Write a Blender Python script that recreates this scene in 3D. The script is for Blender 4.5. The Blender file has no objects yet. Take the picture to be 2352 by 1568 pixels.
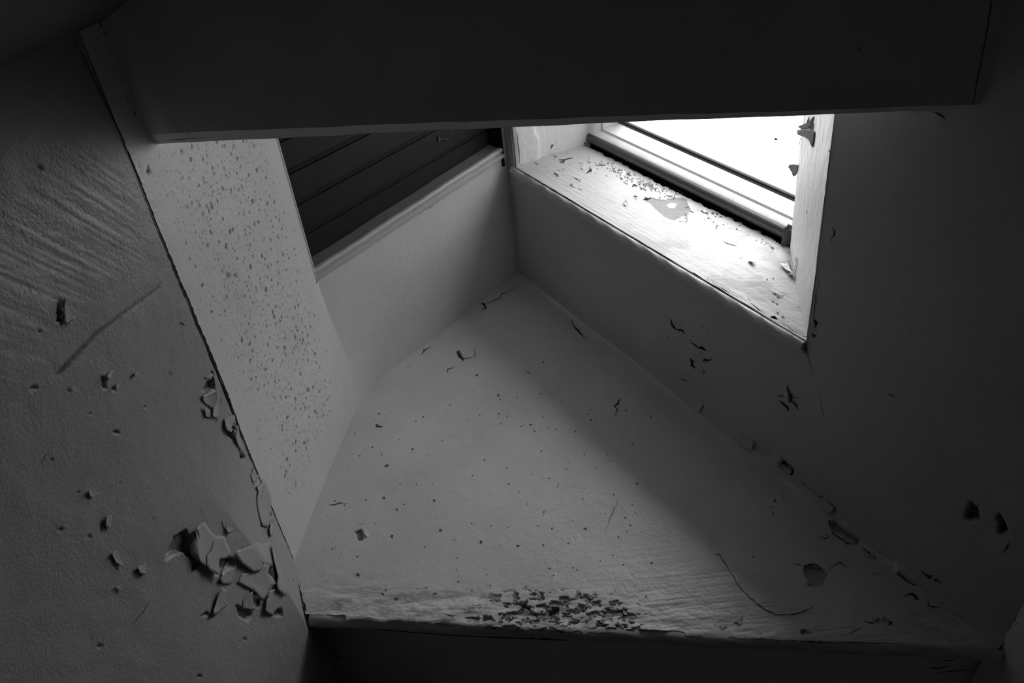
import bpy, bmesh, math
import numpy as np
from mathutils import Matrix, Vector

SC = bpy.context.scene
COL = SC.collection
S = 1.5                                   # metres per plan unit (eye height above the ledge)

# ------------------------------------------------------------------ camera
F, CX, CY = 1792.0, 1176.0, 784.0
_d = np.array([254., -2366., 1792.]); _d /= np.linalg.norm(_d)
_U = -_d
_Y = np.array([0, 0, 1.]) - _U * _U[2]; _Y /= np.linalg.norm(_Y)
_X = np.cross(_U, _Y)
if _X[0] < 0: _X = -_X
R = np.array([_X, _Y, _U])
EYE = np.array([0, 0, 1.0])
cam_data = bpy.data.cameras.new('camera')
cam_data.sensor_width = 36.0
cam_data.lens = F / 2352.0 * 36.0
cam_data.clip_start = 0.02
cam = bpy.data.objects.new('camera', cam_data)
COL.objects.link(cam)
M = Matrix.Identity(4)
for i in range(3):
    M[i][0] = R[i, 0]; M[i][1] = R[i, 1]; M[i][2] = -R[i, 2]; M[i][3] = EYE[i] * S
cam.matrix_world = M
SC.camera = cam

# ------------------------------------------------------------------ world, exposure
world = bpy.data.worlds.new('overcast_sky'); SC.world = world
world.use_nodes = True
bg = world.node_tree.nodes['Background']
bg.inputs['Color'].default_value = (1, 1, 1, 1)
# bright overcast: the whole sky glows softly towards the side where the sun stands behind the cloud
SKY_BASE, SKY_GLOW, SKY_POW, SUN_AZ, SUN_EL = 1.2, 17.5, 3.6, 80.0, 36.0
_az = math.radians(SUN_AZ); _el = math.radians(SUN_EL)
_sun = (np.array([.8794, .4762, 0]) * math.cos(_az) - np.array([.4762, -.8794, 0]) * math.sin(_az)) * math.cos(_el) + np.array([0, 0, math.sin(_el)])
_wn = world.node_tree.nodes; _wl = world.node_tree.links
_tc = _wn.new('ShaderNodeTexCoord'); _dt = _wn.new('ShaderNodeVectorMath'); _dt.operation = 'DOT_PRODUCT'; _dt.inputs[1].default_value = tuple(_sun)
_mr = _wn.new('ShaderNodeMapRange'); _mr.inputs['From Min'].default_value = -1; _mr.inputs['From Max'].default_value = 1
_pw = _wn.new('ShaderNodeMath'); _pw.operation = 'POWER'; _pw.inputs[1].default_value = SKY_POW
_ma = _wn.new('ShaderNodeMath'); _ma.operation = 'MULTIPLY_ADD'; _ma.inputs[1].default_value = SKY_GLOW; _ma.inputs[2].default_value = SKY_BASE
_wl.new(_tc.outputs['Generated'], _dt.inputs[0]); _wl.new(_dt.outputs['Value'], _mr.inputs['Value']); _wl.new(_mr.outputs['Result'], _pw.inputs[0])
_wl.new(_pw.outputs[0], _ma.inputs[0]); _wl.new(_ma.outputs[0], bg.inputs['Strength'])
SC.view_settings.view_transform = 'Standard'
SC.view_settings.look = 'None'
SC.view_settings.exposure = 0.0
SC.view_settings.gamma = 1.0
SC.view_settings.use_curve_mapping = False
SC.cycles.use_denoising = True
SC.cycles.max_bounces = 10
SC.cycles.diffuse_bounces = 6
SC.cycles.transparent_max_bounces = 12
SC.cycles.sample_clamp_indirect = 6.0
SC.cycles.caustics_reflective = False
SC.cycles.caustics_refractive = False

# ------------------------------------------------------------------ noise
def _hash(ix, iy, seed):
    h = (ix.astype(np.int64) * 374761393 + iy.astype(np.int64) * 668265263 + seed * 974711) & 0x7fffffff
    h = ((h ^ (h >> 13)) * 1274126177) & 0x7fffffff
    h = (h ^ (h >> 16)) & 0x7fffffff
    return (h % 100003) / 100003.0
def vnoise(x, y, seed=0):
    xi = np.floor(x); yi = np.floor(y); fx = x - xi; fy = y - yi
    fx = fx * fx * (3 - 2 * fx); fy = fy * fy * (3 - 2 * fy)
    a = _hash(xi, yi, seed); b = _hash(xi + 1, yi, seed); c = _hash(xi, yi + 1, seed); d = _hash(xi + 1, yi + 1, seed)
    return (a * (1 - fx) + b * fx) * (1 - fy) + (c * (1 - fx) + d * fx) * fy
def fbm(x, y, seed=0, n=4, gain=0.5):
    s = 0; a = 1; t = 0
    for k in range(n):
        s = s + a * vnoise(x * 2 ** k + 17.3 * k, y * 2 ** k - 9.1 * k, seed + k); t += a; a *= gain
    return s / t
def sstep(a, b, x):
    t = np.clip((x - a) / (b - a), 0, 1); return t * t * (3 - 2 * t)

# ------------------------------------------------------------------ plan geometry (unit: eye height)
def ray(px, py):
    return R @ np.array([px - CX, CY - py, F])
class Plane:
    """a real plane of the building: point, inward normal, two in-plane axes"""
    def __init__(self, p, n, t=None):
        self.p = np.array(p, float); n = np.array(n, float); self.n = n / np.linalg.norm(n)
        if t is None:
            t = np.cross(np.array([0, 0, 1.]), self.n)
        self.t = np.array(t, float) / np.linalg.norm(t)
        self.b = np.cross(self.n, self.t)
    def hit(self, px, py):
        r = ray(px, py)
        return EYE + r * (self.n @ (self.p - EYE) / (self.n @ r))
    def uv(self, P):
        q = np.asarray(P) - self.p
        return q @ self.t, q @ self.b

C0 = np.array([.0321, 1.5972, 0.])        # alcove corner
TU = np.array([.4762, -.8794, 0.]); NW_ = np.array([.8794, .4762, 0.])   # along / through the window wall
V0 = np.array([-.3845, .8096, 0.])        # upright joint between left wall and spotted reveal
NOSE_L = np.array([-.345, .709, 0.]); NOSE_R = np.array([.602, .542, 0.])
def rw(u, w, z): return C0 + TU * u + NW_ * w + np.array([0, 0, z])
P_FLOOR = Plane((0, 0, 0), (0, 0, 1), (1, 0, 0))
P_RW = Plane(C0, -NW_)
LWN = np.array([.7572, -.6532, 0.])
P_LW = Plane((-.271, 1.251, 0), LWN)
A_FW = math.radians(15)
FWN = np.array([math.cos(A_FW), -math.sin(A_FW), 0]); FWT = np.array([-math.sin(A_FW), -math.cos(A_FW), 0])
P_FW = Plane(V0, FWN)
P_SW = Plane(V0, (.9855, -.170, 0))
SILL_Z = .288
ZT = .78                                  # head of the window, hidden behind the beam
P_SILL = Plane((0, 0, SILL_Z), (0, 0, 1), (1, 0, 0))
LA = np.array([-.378, .853, 0]); LB = np.array([.500, .738, 0])
_ld = (LB - LA) / np.linalg.norm(LB - LA)
P_BEAM = Plane(LA, (_ld[1], -_ld[0], 0))
FR_L = np.array([-.386, .806, 0]); FR_R = np.array([.604, .566, 0])
_fd = (FR_R - FR_L) / np.linalg.norm(FR_R - FR_L)
P_FR = Plane(FR_L, (_fd[1], -_fd[0], 0))
NR0 = np.array([.602, .545, 0]); NRD = np.array([.2, -.98, 0])
P_NR = Plane(NR0, (-.98, -.2, 0))

# ------------------------------------------------------------------ materials
def mat_paint(name, base, rough=.45, bump=.25, scale=140., mould=False, stretch=None, spec=.5, var=.06, stroke=0.0):
    m = bpy.data.materials.new(name); m.use_nodes = True
    nt = m.node_tree; N = nt.nodes; L = nt.links
    bsdf = N['Principled BSDF']
    bsdf.inputs['Roughness'].default_value = rough
    bsdf.inputs['Specular IOR Level'].default_value = spec
    tc = N.new('ShaderNodeTexCoord')
    at = N.new('ShaderNodeAttribute'); at.attribute_name = 'stain_shade'
    n1 = N.new('ShaderNodeTexNoise'); n1.inputs['Scale'].default_value = 5; n1.inputs['Detail'].default_value = 5
    L.new(tc.outputs['Object'], n1.inputs['Vector'])
    mr = N.new('ShaderNodeMapRange'); mr.inputs['From Min'].default_value = .3; mr.inputs['From Max'].default_value = .7
    mr.inputs['To Min'].default_value = base * (1 - var); mr.inputs['To Max'].default_value = base * (1 + var)
    L.new(n1.outputs['Fac'], mr.inputs['Value'])
    mul = N.new('ShaderNodeMath'); mul.operation = 'MULTIPLY'
    L.new(mr.outputs['Result'], mul.inputs[0]); L.new(at.outputs['Fac'], mul.inputs[1])
    out = mul.outputs[0]
    if mould:
        ad = N.new('ShaderNodeAttribute'); ad.attribute_name = 'mould'
        wc = N.new('ShaderNodeAttribute'); wc.attribute_name = 'wallco'
        ns = N.new('ShaderNodeTexNoise'); ns.inputs['Scale'].default_value = 260; ns.inputs['Detail'].default_value = 3
        L.new(wc.outputs['Vector'], ns.inputs['Vector'])
        va = N.new('ShaderNodeVectorMath'); va.operation = 'MULTIPLY_ADD'
        va.inputs[1].default_value = (.013, .013, 0); L.new(ns.outputs['Color'], va.inputs[0]); L.new(wc.outputs['Vector'], va.inputs[2])
        cur = out
        for sc, r0, dark, thr in ((30., .0072, .30, .24), (44., .0056, .32, .22), (85., .0036, .42, .20), (180., .0022, .52, .18)):
            vo = N.new('ShaderNodeTexVoronoi'); vo.voronoi_dimensions = '2D'; vo.inputs['Scale'].default_value = sc
            L.new(va.outputs[0], vo.inputs['Vector'])
            sep = N.new('ShaderNodeSeparateColor'); L.new(vo.outputs['Color'], sep.inputs[0])
            # radius varies per cell, and only where the mould grows
            md = N.new('ShaderNodeMath'); md.operation = 'MULTIPLY'; L.new(sep.outputs[0], md.inputs[0]); L.new(ad.outputs['Fac'], md.inputs[1])
            r = N.new('ShaderNodeMapRange'); r.inputs['From Min'].default_value = thr; r.inputs['From Max'].default_value = 1
            r.inputs['To Min'].default_value = 0; r.inputs['To Max'].default_value = r0 * sc; r.clamp = False
            L.new(md.outputs[0], r.inputs['Value'])
            df = N.new('ShaderNodeMath'); df.operation = 'SUBTRACT'; L.new(r.outputs['Result'], df.inputs[0]); L.new(vo.outputs['Distance'], df.inputs[1])
            k = N.new('ShaderNodeMapRange'); k.inputs['From Min'].default_value = 0; k.inputs['From Max'].default_value = .0016 * sc
            k.inputs['To Min'].default_value = 1; k.inputs['To Max'].default_value = dark
            L.new(df.outputs[0], k.inputs['Value'])
            mm = N.new('ShaderNodeMath'); mm.operation = 'MULTIPLY'; L.new(cur, mm.inputs[0]); L.new(k.outputs['Result'], mm.inputs[1])
            cur = mm.outputs[0]
        out = cur
    comb = N.new('ShaderNodeCombineColor')
    for i in range(3): L.new(out, comb.inputs[i])
    L.new(comb.outputs[0], bsdf.inputs['Base Color'])
    if bump:
        n2 = N.new('ShaderNodeTexNoise'); n2.inputs['Scale'].default_value = scale; n2.inputs['Detail'].default_value = 4
        n2.inputs['Roughness'].default_value = .55
        if stretch:
            mp = N.new('ShaderNodeMapping'); mp.inputs['Rotation'].default_value = stretch[0]; mp.inputs['Scale'].default_value = stretch[1]
            L.new(tc.outputs['Object'], mp.inputs['Vector']); L.new(mp.outputs['Vector'], n2.inputs['Vector'])
        else:
            L.new(tc.outputs['Object'], n2.inputs['Vector'])
        bp = N.new('ShaderNodeBump'); bp.inputs['Strength'].default_value = bump; bp.inputs['Distance'].default_value = .004
        L.new(n2.outputs['Fac'], bp.inputs['Height']); L.new(bp.outputs['Normal'], bsdf.inputs['Normal'])
    return m

def mat_plain(name, v, rough=.5, spec=.4):
    m = bpy.data.materials.new(name); m.use_nodes = True
    nt = m.node_tree; b = nt.nodes['Principled BSDF']
    b.inputs['Roughness'].default_value = rough; b.inputs['Specular IOR Level'].default_value = spec
    tc = nt.nodes.new('ShaderNodeTexCoord'); n = nt.nodes.new('ShaderNodeTexNoise'); n.inputs['Scale'].default_value = 30
    r = nt.nodes.new('ShaderNodeMapRange'); r.inputs['To Min'].default_value = v * .85; r.inputs['To Max'].default_value = v * 1.15
    c = nt.nodes.new('ShaderNodeCombineColor')
    nt.links.new(tc.outputs['Object'], n.inputs['Vector']); nt.links.new(n.outputs['Fac'], r.inputs['Value'])
    for i in range(3): nt.links.new(r.outputs['Result'], c.inputs[i])
    nt.links.new(c.outputs[0], b.inputs['Base Color'])
    return m

def mat_glass(name):
    m = bpy.data.materials.new(name); m.use_nodes = True
    nt = m.node_tree; nt.nodes.clear()
    o = nt.nodes.new('ShaderNodeOutputMaterial'); mx = nt.nodes.new('ShaderNodeMixShader')
    tr = nt.nodes.new('ShaderNodeBsdfTransparent'); gl = nt.nodes.new('ShaderNodeBsdfGlossy'); lw_ = nt.nodes.new('ShaderNodeLayerWeight')
    pw = nt.nodes.new('ShaderNodeMath'); pw.operation = 'POWER'; pw.inputs[1].default_value = 4
    mr = nt.nodes.new('ShaderNodeMapRange'); mr.inputs['To Min'].default_value = .04; mr.inputs['To Max'].default_value = .7
    tr.inputs['Color'].default_value = (.96, .96, .96, 1); gl.inputs['Roughness'].default_value = .02
    nt.links.new(lw_.outputs['Facing'], pw.inputs[0]); nt.links.new(pw.outputs[0], mr.inputs['Value'])
    nt.links.new(mr.outputs['Result'], mx.inputs[0]); nt.links.new(tr.outputs[0], mx.inputs[1]); nt.links.new(gl.outputs[0], mx.inputs[2])
    nt.links.new(mx.outputs[0], o.inputs[0])
    return m

M_LEFT = mat_paint('left_wall_paint', .355, .38, .34, 190.)
M_SPOT = mat_paint('mouldy_reveal_paint', .69, .36, .40, 150., mould=True)
M_FLOOR = mat_paint('ledge_paint', .58, .42, .25, 120.)
M_WIN = mat_paint('window_wall_paint', .42, .5, .2, 120.)
M_SILL = mat_paint('sill_paint', .60, .7, .35, 90., spec=.08, stretch=((0, 0, 1.073), (.25, 1.6, 1)))
M_JAMB = mat_paint('jamb_paint', .93, .5, .35, 130., stretch=((0, 0, 0), (1, 1, .25)))
M_DARKP = mat_paint('shaded_wall_paint', .72, .5, .15, 120.)
M_BEAM = mat_paint('beam_paint', .68, .55, .12, 60.)
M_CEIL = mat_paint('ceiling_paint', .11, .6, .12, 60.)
M_FLAKE = mat_paint('flake_paint', .40, .42, .2, 150.)
M_FLAKE_W = mat_paint('sill_flake_paint', .74, .5, .15, 150.)
M_NOSE = mat_paint('moulding_paint', .50, .40, .3, 90.)
M_BACK = mat_plain('grimy_shaded_back', .13, .8, .2)  # dirty back of curled paint, with its shade painted in
M_SPECK = mat_plain('sill_dirt', .10, .9, .1)
M_FLECK = mat_plain('dirt_flecks', .13, .9, .1)
M_CRACK = mat_plain('crack_dirt', .03, .9, .1)
M_FRAME = mat_plain('white_frame', .85, .3, .5)
M_BEAD = mat_plain('grey_bead', .07, .35, .5)
M_RUBBER = mat_plain('black_rubber', .06, .6, .3)
M_GLASS = mat_glass('window_glass')
M_PLANK = mat_plain('dark_plank', .013, .6, .3)
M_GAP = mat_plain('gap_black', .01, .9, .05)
M_LUMP = mat_plain('old_filler', .10, .9, .2)
M_SHELL = mat_plain('unlit_masonry', .5, .9, .1)

# ------------------------------------------------------------------ mesh helpers
def link(name, me, mat, parent=None):
    o = bpy.data.objects.new(name, me); COL.objects.link(o)
    if mat: me.materials.append(mat)
    if parent: o.parent = parent
    return o
def structure(o, label=None, cat=None):
    o['kind'] = 'structure'
    if label: o['label'] = label
    if cat: o['category'] = cat
    return o
def quads_mesh(name, V, Q, mat, parent=None, stain_shade=None, mould=None, smooth=True, wallco=None):
    V = np.asarray(V, float) * S
    me = bpy.data.meshes.new(name)
    Q = np.asarray(Q, np.int32)
    used = np.zeros(len(V), bool); used[Q.ravel()] = True
    remap = np.cumsum(used) - 1
    V = V[used]; Q = remap[Q]
    me.vertices.add(len(V)); me.vertices.foreach_set('co', V.astype(np.float32).ravel())
    me.loops.add(Q.size); me.loops.foreach_set('vertex_index', Q.ravel().astype(np.int32))
    me.polygons.add(len(Q)); me.polygons.foreach_set('loop_start', np.arange(0, Q.size, Q.shape[1], dtype=np.int32))
    me.polygons.foreach_set('loop_total', np.full(len(Q), Q.shape[1], np.int32))
    a = me.attributes.new('stain_shade', 'FLOAT', 'POINT')
    a.data.foreach_set('value', (np.ones(len(V)) if stain_shade is None else np.asarray(stain_shade)[used]).astype(np.float32))
    if mould is not None:
        a = me.attributes.new('mould', 'FLOAT', 'POINT'); a.data.foreach_set('value', np.asarray(mould)[used].astype(np.float32))
    if wallco is not None:
        a = me.attributes.new('wallco', 'FLOAT_VECTOR', 'POINT'); a.data.foreach_set('vector', (np.asarray(wallco)[used] * S).astype(np.float32).ravel())
    me.update(calc_edges=True); me.validate()
    me.polygons.foreach_set('use_smooth', np.full(len(me.polygons), smooth))
    return link(name, me, mat, parent)
def grid_quads(nu, nv, keep=None):
    i, j = np.meshgrid(np.arange(nu - 1), np.arange(nv - 1), indexing='ij')
    if keep is not None: i, j = i[keep], j[keep]
    i = i.ravel(); j = j.ravel()
    return np.stack([i * nv + j, (i + 1) * nv + j, (i + 1) * nv + j + 1, i * nv + j + 1], 1)
def simple_mesh(name, verts, faces, mat, parent=None, smooth=False):
    me = bpy.data.meshes.new(name)
    me.from_pydata([tuple(np.asarray(v) * S) for v in verts], [], faces)
    a = me.attributes.new('stain_shade', 'FLOAT', 'POINT'); a.data.foreach_set('value', np.ones(len(verts), np.float32))
    bm = bmesh.new(); bm.from_mesh(me); bmesh.ops.recalc_face_normals(bm, faces=bm.faces); bm.to_mesh(me); bm.free()
    for p in me.polygons: p.use_smooth = smooth
    return link(name, me, mat, parent)
def prism(name, plan, z0, z1, mat, parent=None):
    n = len(plan)
    v = [(x, y, z0) for x, y in plan] + [(x, y, z1) for x, y in plan]
    f = [list(range(n))[::-1], list(range(n, 2 * n))] + [[i, (i + 1) % n, n + (i + 1) % n, n + i] for i in range(n)]
    return simple_mesh(name, v, f, mat, parent)
def sweep(name, prof, ends, mat, parent=None, smooth=True, closed=True, nseg=1, wob=None):
    """extrude a profile (list of 3D offset functions) between two stations; prof: list of (a,b) ; ends: f(t,a,b)->xyz, t in 0..1"""
    n = len(prof); V = []; Fc = []
    for k in range(nseg + 1):
        t = k / nseg
        for i, (a, b) in enumerate(prof):
            V.append(ends(t, a, b))
    for k in range(nseg):
        for i in range(n if closed else n - 1):
            j = (i + 1) % n
            Fc.append([k * n + i, k * n + j, (k + 1) * n + j, (k + 1) * n + i])
    if closed:
        Fc.append(list(range(n))[::-1]); Fc.append([nseg * n + i for i in range(n)])
    o = simple_mesh(name, V, Fc, mat, parent, smooth=False)
    if smooth:
        me = o.data
        for p in me.polygons: p.use_smooth = len(p.vertices) == 4
        me.set_sharp_from_angle(angle=math.radians(40))
    return o

# ------------------------------------------------------------------ surface wear: pits, stains, painted-in shade, cracks, flakes
class Skin:
    """a painted surface: relief, stains and painted-in shade as functions of the place on it"""
    def __init__(self, plane, seed, amp=.0016, amp2=.0006):
        self.pl = plane; self.seed = seed; self.amp = amp; self.amp2 = amp2; self.pits = []; self.extra = None; self.extra_stain = None
    def poly(self, pts):                      # photograph points brought onto the plane
        return np.array([self.pl.uv(self.pl.hit(*p)) for p in pts])
    def pit(self, pts, depth=.004, tone=.55, jag=.0025, soft=.0012, rim=.0006):
        self.pits.append((self.poly(pts), depth, tone, jag, soft, rim))
    def blob(self, px, py, r, depth=.002, tone=.4, jag=.45, k=9, seed=0):
        rng = np.random.default_rng(int(px * 31 + py) + seed)
        a = np.linspace(0, 2 * math.pi, k, endpoint=False) + rng.uniform(-.2, .2, k)
        rr = r * (1 + rng.uniform(-jag, jag, k))
        self.pit([(px + q * math.cos(t), py + q * math.sin(t) * .75) for q, t in zip(rr, a)], depth, tone, jag=.001, soft=.0008, rim=.0003)
    def field(self, P):
        u, v = self.pl.uv(P)
        h = (fbm(u * 7, v * 7, self.seed, 4) - .5) * 2 * self.amp + (fbm(u * 60, v * 60, self.seed + 9, 3) - .5) * 2 * self.amp2
        st = np.ones_like(h)
        if self.extra is not None: h = h + self.extra(P, u, v)
        if self.extra_stain is not None: st = st * self.extra_stain(P, u, v)
        if self.pits:
            ju = (fbm(u * 160, v * 160, self.seed + 3, 3) - .5) * 2; jv = (fbm(u * 160 + 50, v * 160 - 20, self.seed + 4, 3) - .5) * 2
        for pts, depth, tone, jag, soft, rim in self.pits:
            lo = pts.min(0) - .02; hi = pts.max(0) + .02
            idx = np.nonzero((u > lo[0]) & (u < hi[0]) & (v > lo[1]) & (v < hi[1]))[0]
            if not len(idx): continue
            uu = u[idx] + ju[idx] * jag; vv = v[idx] + jv[idx] * jag
            d = polysdf(uu, vv, pts)
            k = sstep(soft, -soft, d)
            h[idx] += -depth * k + rim * np.exp(-np.clip(d, 0, 1) / .004) * (1 - k)
            st[idx] *= 1 - (1 - tone) * k
        return h, st
    def at(self, P, lift=0.0):
        h, _ = self.field(P)
        return P + self.pl.n * (h + lift)[:, None]

def polysdf(u, v, pts):
    d = np.full(u.shape, 1e9); inside = np.zeros(u.shape, bool)
    n = len(pts)
    for i in range(n):
        a = pts[i]; b = pts[(i + 1) % n]
        ex, ey = b - a; L2 = ex * ex + ey * ey + 1e-12
        t = np.clip(((u - a[0]) * ex + (v - a[1]) * ey) / L2, 0, 1)
        d = np.minimum(d, np.hypot(u - a[0] - t * ex, v - a[1] - t * ey))
        c = ((a[1] > v) != (b[1] > v)) & (u < (b[0] - a[0]) * (v - a[1]) / (b[1] - a[1] + 1e-15) + a[0])
        inside ^= c
    return np.where(inside, -d, d)

class Cracks:
    """all hairline cracks of one surface, joined (too fine to pick apart)"""
    def __init__(self, skin): self.s = skin; self.V = []; self.Fc = []
    def line(self, pts, w, jag=1.0, lift=.0007, seed=None, var=.4):
        rng = np.random.default_rng(int(sum(p[0] + 3 * p[1] for p in pts)) if seed is None else seed)
        w = list(w) if hasattr(w, '__len__') else [w * .3] + [w] * (len(pts) - 2) + [w * .2]
        P = []; W = []
        for k in range(len(pts) - 1):
            (x0, y0), (x1, y1) = pts[k], pts[k + 1]
            m = max(1, int(math.hypot(x1 - x0, y1 - y0) / 7))
            for q in range(m):
                t = q / m; j = jag if (q or k) else 0
                P.append((x0 + (x1 - x0) * t + rng.normal() * j, y0 + (y1 - y0) * t + rng.normal() * j))
                W.append((w[k] + (w[k + 1] - w[k]) * t) * rng.uniform(1 - var, 1 + var))
        P.append(pts[-1]); W.append(w[-1])
        P = np.array(P, float); W = np.array(W)
        T = np.gradient(P, axis=0); T /= np.linalg.norm(T, axis=1)[:, None] + 1e-9
        Nn = np.stack([-T[:, 1], T[:, 0]], 1)
        A = np.array([self.s.pl.hit(*p) for p in P + Nn * W[:, None] / 2]); B = np.array([self.s.pl.hit(*p) for p in P - Nn * W[:, None] / 2])
        A = self.s.at(A, lift); B = self.s.at(B, lift)
        o = len(self.V)
        for a, b in zip(A, B): self.V += [a, b]
        for k in range(len(P) - 1): self.Fc.append([o + 2 * k, o + 2 * k + 1, o + 2 * k + 3, o + 2 * k + 2])
    def fleck(self, x, y, r, a=None):
        rng = np.random.default_rng(int(x * 13 + y * 7)); a = rng.uniform(0, math.pi) if a is None else a
        c, q = math.cos(a) * r, math.sin(a) * r * .8
        self.line([(x - c, y - q), (x - c * .3, y - q * .3), (x + c * .3, y + q * .3), (x + c, y + q)], [r * .3, r * rng.uniform(.9, 1.5), r * rng.uniform(.7, 1.4), r * .2], r * .15, lift=.0005)
    def build(self, parent, mat=None, name='hairline_cracks'):
        o = quads_mesh(name, self.V, self.Fc, mat or M_CRACK, parent, smooth=False)
        o['kind'] = 'stuff'; return o

def flake(skin, pts, hinge, lift, parent, mat=None, power=1.6, seed=1, rings=5, sub=3, jag=1.2, thick=.0006, curl=0.0, name='paint_flake', lift0=.0006):
    """a sheet of paint still held along the side 'hinge' (photograph point), lifted towards the far side"""
    rng = np.random.default_rng(seed + int(pts[0][0] * 7 + pts[0][1]))
    out = []
    for k in range(len(pts)):
        a = np.array(pts[k], float); b = np.array(pts[(k + 1) % len(pts)], float)
        for q in range(sub):
            p = a + (b - a) * q / sub
            if q: p = p + rng.normal(size=2) * jag
            out.append(p)
    out = np.array(out); c = out.mean(0)
    n = len(out)
    V2 = [c + (out - c) * (k / rings) for k in range(rings, 0, -1)]
    V2 = np.concatenate(V2 + [c[None]])
    hp = skin.pl.hit(*hinge)
    P = np.array([skin.pl.hit(*p) for p in V2])
    d = np.linalg.norm(P - hp, axis=1); d0, d1 = d.min(), d.max()
    t = (d - d0) / (d1 - d0 + 1e-9)
    L = lift * .55 * t ** (power + .4) + lift0
    Q = skin.at(P, 0) + skin.pl.n * L[:, None]
    if curl:                                   # rolls back over itself towards the hinge
        dirv = (hp - P); dirv /= np.linalg.norm(dirv, axis=1)[:, None] + 1e-9
        Q = Q + dirv * (curl * t ** 2.2)[:, None]
    Fc = []
    for r in range(rings - 1):
        for k in range(n):
            Fc.append([r * n + k, r * n + (k + 1) % n, (r + 1) * n + (k + 1) % n, (r + 1) * n + k])
    last = (rings - 1) * n; ci = rings * n
    for k in range(n): Fc.append([last + k, last + (k + 1) % n, ci])
    me = bpy.data.meshes.new(name)
    me.from_pydata([tuple(v * S) for v in Q], [], Fc)
    a = me.attributes.new('stain_shade', 'FLOAT', 'POINT'); a.data.foreach_set('value', np.ones(len(Q), np.float32))
    bm = bmesh.new(); bm.from_mesh(me); bmesh.ops.recalc_face_normals(bm, faces=bm.faces)
    if sum(f.normal.dot(Vector(skin.pl.n)) for f in bm.faces) < 0: bmesh.ops.reverse_faces(bm, faces=bm.faces)
    bm.to_mesh(me); bm.free()
    for p in me.polygons: p.use_smooth = True
    o = link(name, me, mat or M_FLAKE, parent)
    s = o.modifiers.new('thickness', 'SOLIDIFY'); s.thickness = thick * S; s.offset = 1
    return o

# =================================================================== LEFT WALL
sk_fw = Skin(P_FW, 11, .0022, .0007)
def fw_bulge(P, u, v):
    a = (P - V0) @ FWT; z = P[:, 2]
    g = np.clip(a / .108, 0, 1) * sstep(.75, .25, a)
    k = sstep(.40, .0, z)
    br = (fbm(u * 14, v * 190 + u * 250, 77, 3) - .5) * .0016 * np.exp(-((z - .66) / .07) ** 2) * sstep(0, .05, a)   # brush ridges high up
    return .068 * g * k + br
sk_fw.extra = fw_bulge
def cz(c, x0, y0, k): return [(x0 + k * a, y0 + k * b) for a, b in c]
def c8(*c): return cz(c, 1480, 700, .1786)
def c9(*c): return cz(c, 2100, 1100, .1594)
def c10(*c): return cz(c, 1660, 960, .2168)
def c1(*c): return cz(c, 300, 830, .1913)
def c2(*c): return cz(c, 330, 1080, .2296)
def c3(*c): return cz(c, 60, 620, .1913)
for p, dp, tn in [  # pit tones also paint in the shade under lifted flakes
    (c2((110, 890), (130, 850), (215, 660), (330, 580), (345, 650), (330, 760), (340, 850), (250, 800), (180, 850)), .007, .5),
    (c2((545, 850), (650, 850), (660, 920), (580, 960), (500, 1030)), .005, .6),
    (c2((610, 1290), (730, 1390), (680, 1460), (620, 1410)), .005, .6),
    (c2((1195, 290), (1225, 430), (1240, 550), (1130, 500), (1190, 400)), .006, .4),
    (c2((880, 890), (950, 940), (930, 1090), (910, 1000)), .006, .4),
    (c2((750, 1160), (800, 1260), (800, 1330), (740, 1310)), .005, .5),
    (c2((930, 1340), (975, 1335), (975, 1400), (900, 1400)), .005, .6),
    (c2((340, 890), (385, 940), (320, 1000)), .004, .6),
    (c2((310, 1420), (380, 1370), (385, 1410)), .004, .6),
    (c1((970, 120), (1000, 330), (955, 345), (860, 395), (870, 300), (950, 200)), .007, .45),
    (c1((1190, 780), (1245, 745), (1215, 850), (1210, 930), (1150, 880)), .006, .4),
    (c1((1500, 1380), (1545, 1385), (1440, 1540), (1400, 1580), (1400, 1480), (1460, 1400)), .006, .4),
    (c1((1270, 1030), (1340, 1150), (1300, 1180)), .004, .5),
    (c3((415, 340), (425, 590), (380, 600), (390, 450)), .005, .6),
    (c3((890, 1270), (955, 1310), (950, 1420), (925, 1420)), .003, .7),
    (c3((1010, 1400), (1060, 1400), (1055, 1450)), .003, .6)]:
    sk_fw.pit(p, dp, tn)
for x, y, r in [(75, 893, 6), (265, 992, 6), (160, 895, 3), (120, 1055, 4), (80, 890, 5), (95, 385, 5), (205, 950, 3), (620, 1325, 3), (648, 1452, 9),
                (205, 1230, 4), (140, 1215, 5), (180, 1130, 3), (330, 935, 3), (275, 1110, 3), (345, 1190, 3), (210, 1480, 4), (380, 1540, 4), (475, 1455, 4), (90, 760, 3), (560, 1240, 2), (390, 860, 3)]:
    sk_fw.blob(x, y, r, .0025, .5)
GOUGE = sk_fw.poly([(366, 658), (303, 704), (225, 763), (175, 817), (144, 848), (131, 857)])
def fw_stain(P, u, v):
    st = np.ones(len(P))
    best = np.full(len(P), 1e9); W = np.zeros(len(P)); D = np.zeros(len(P))
    wid = [.0014, .0022, .0027, .0034, .0036, .0012]; dk = [.8, .65, .85, 1.0, 1.05, .7]
    for k in range(len(GOUGE) - 1):
        a, b = GOUGE[k], GOUGE[k + 1]; e = b - a; L2 = e @ e
        t = np.clip(((u - a[0]) * e[0] + (v - a[1]) * e[1]) / L2, 0, 1)
        d = np.hypot(u - a[0] - t * e[0], v - a[1] - t * e[1])
        m = d < best
        best = np.where(m, d, best); W = np.where(m, wid[k] + (wid[k + 1] - wid[k]) * t, W); D = np.where(m, dk[k] + (dk[k + 1] - dk[k]) * t, D)
    return st * (1 - D * .72 * sstep(1.3, .5, best / np.maximum(W, 1e-4)))
sk_fw.extra_stain = fw_stain
_fb = sk_fw.extra
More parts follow.
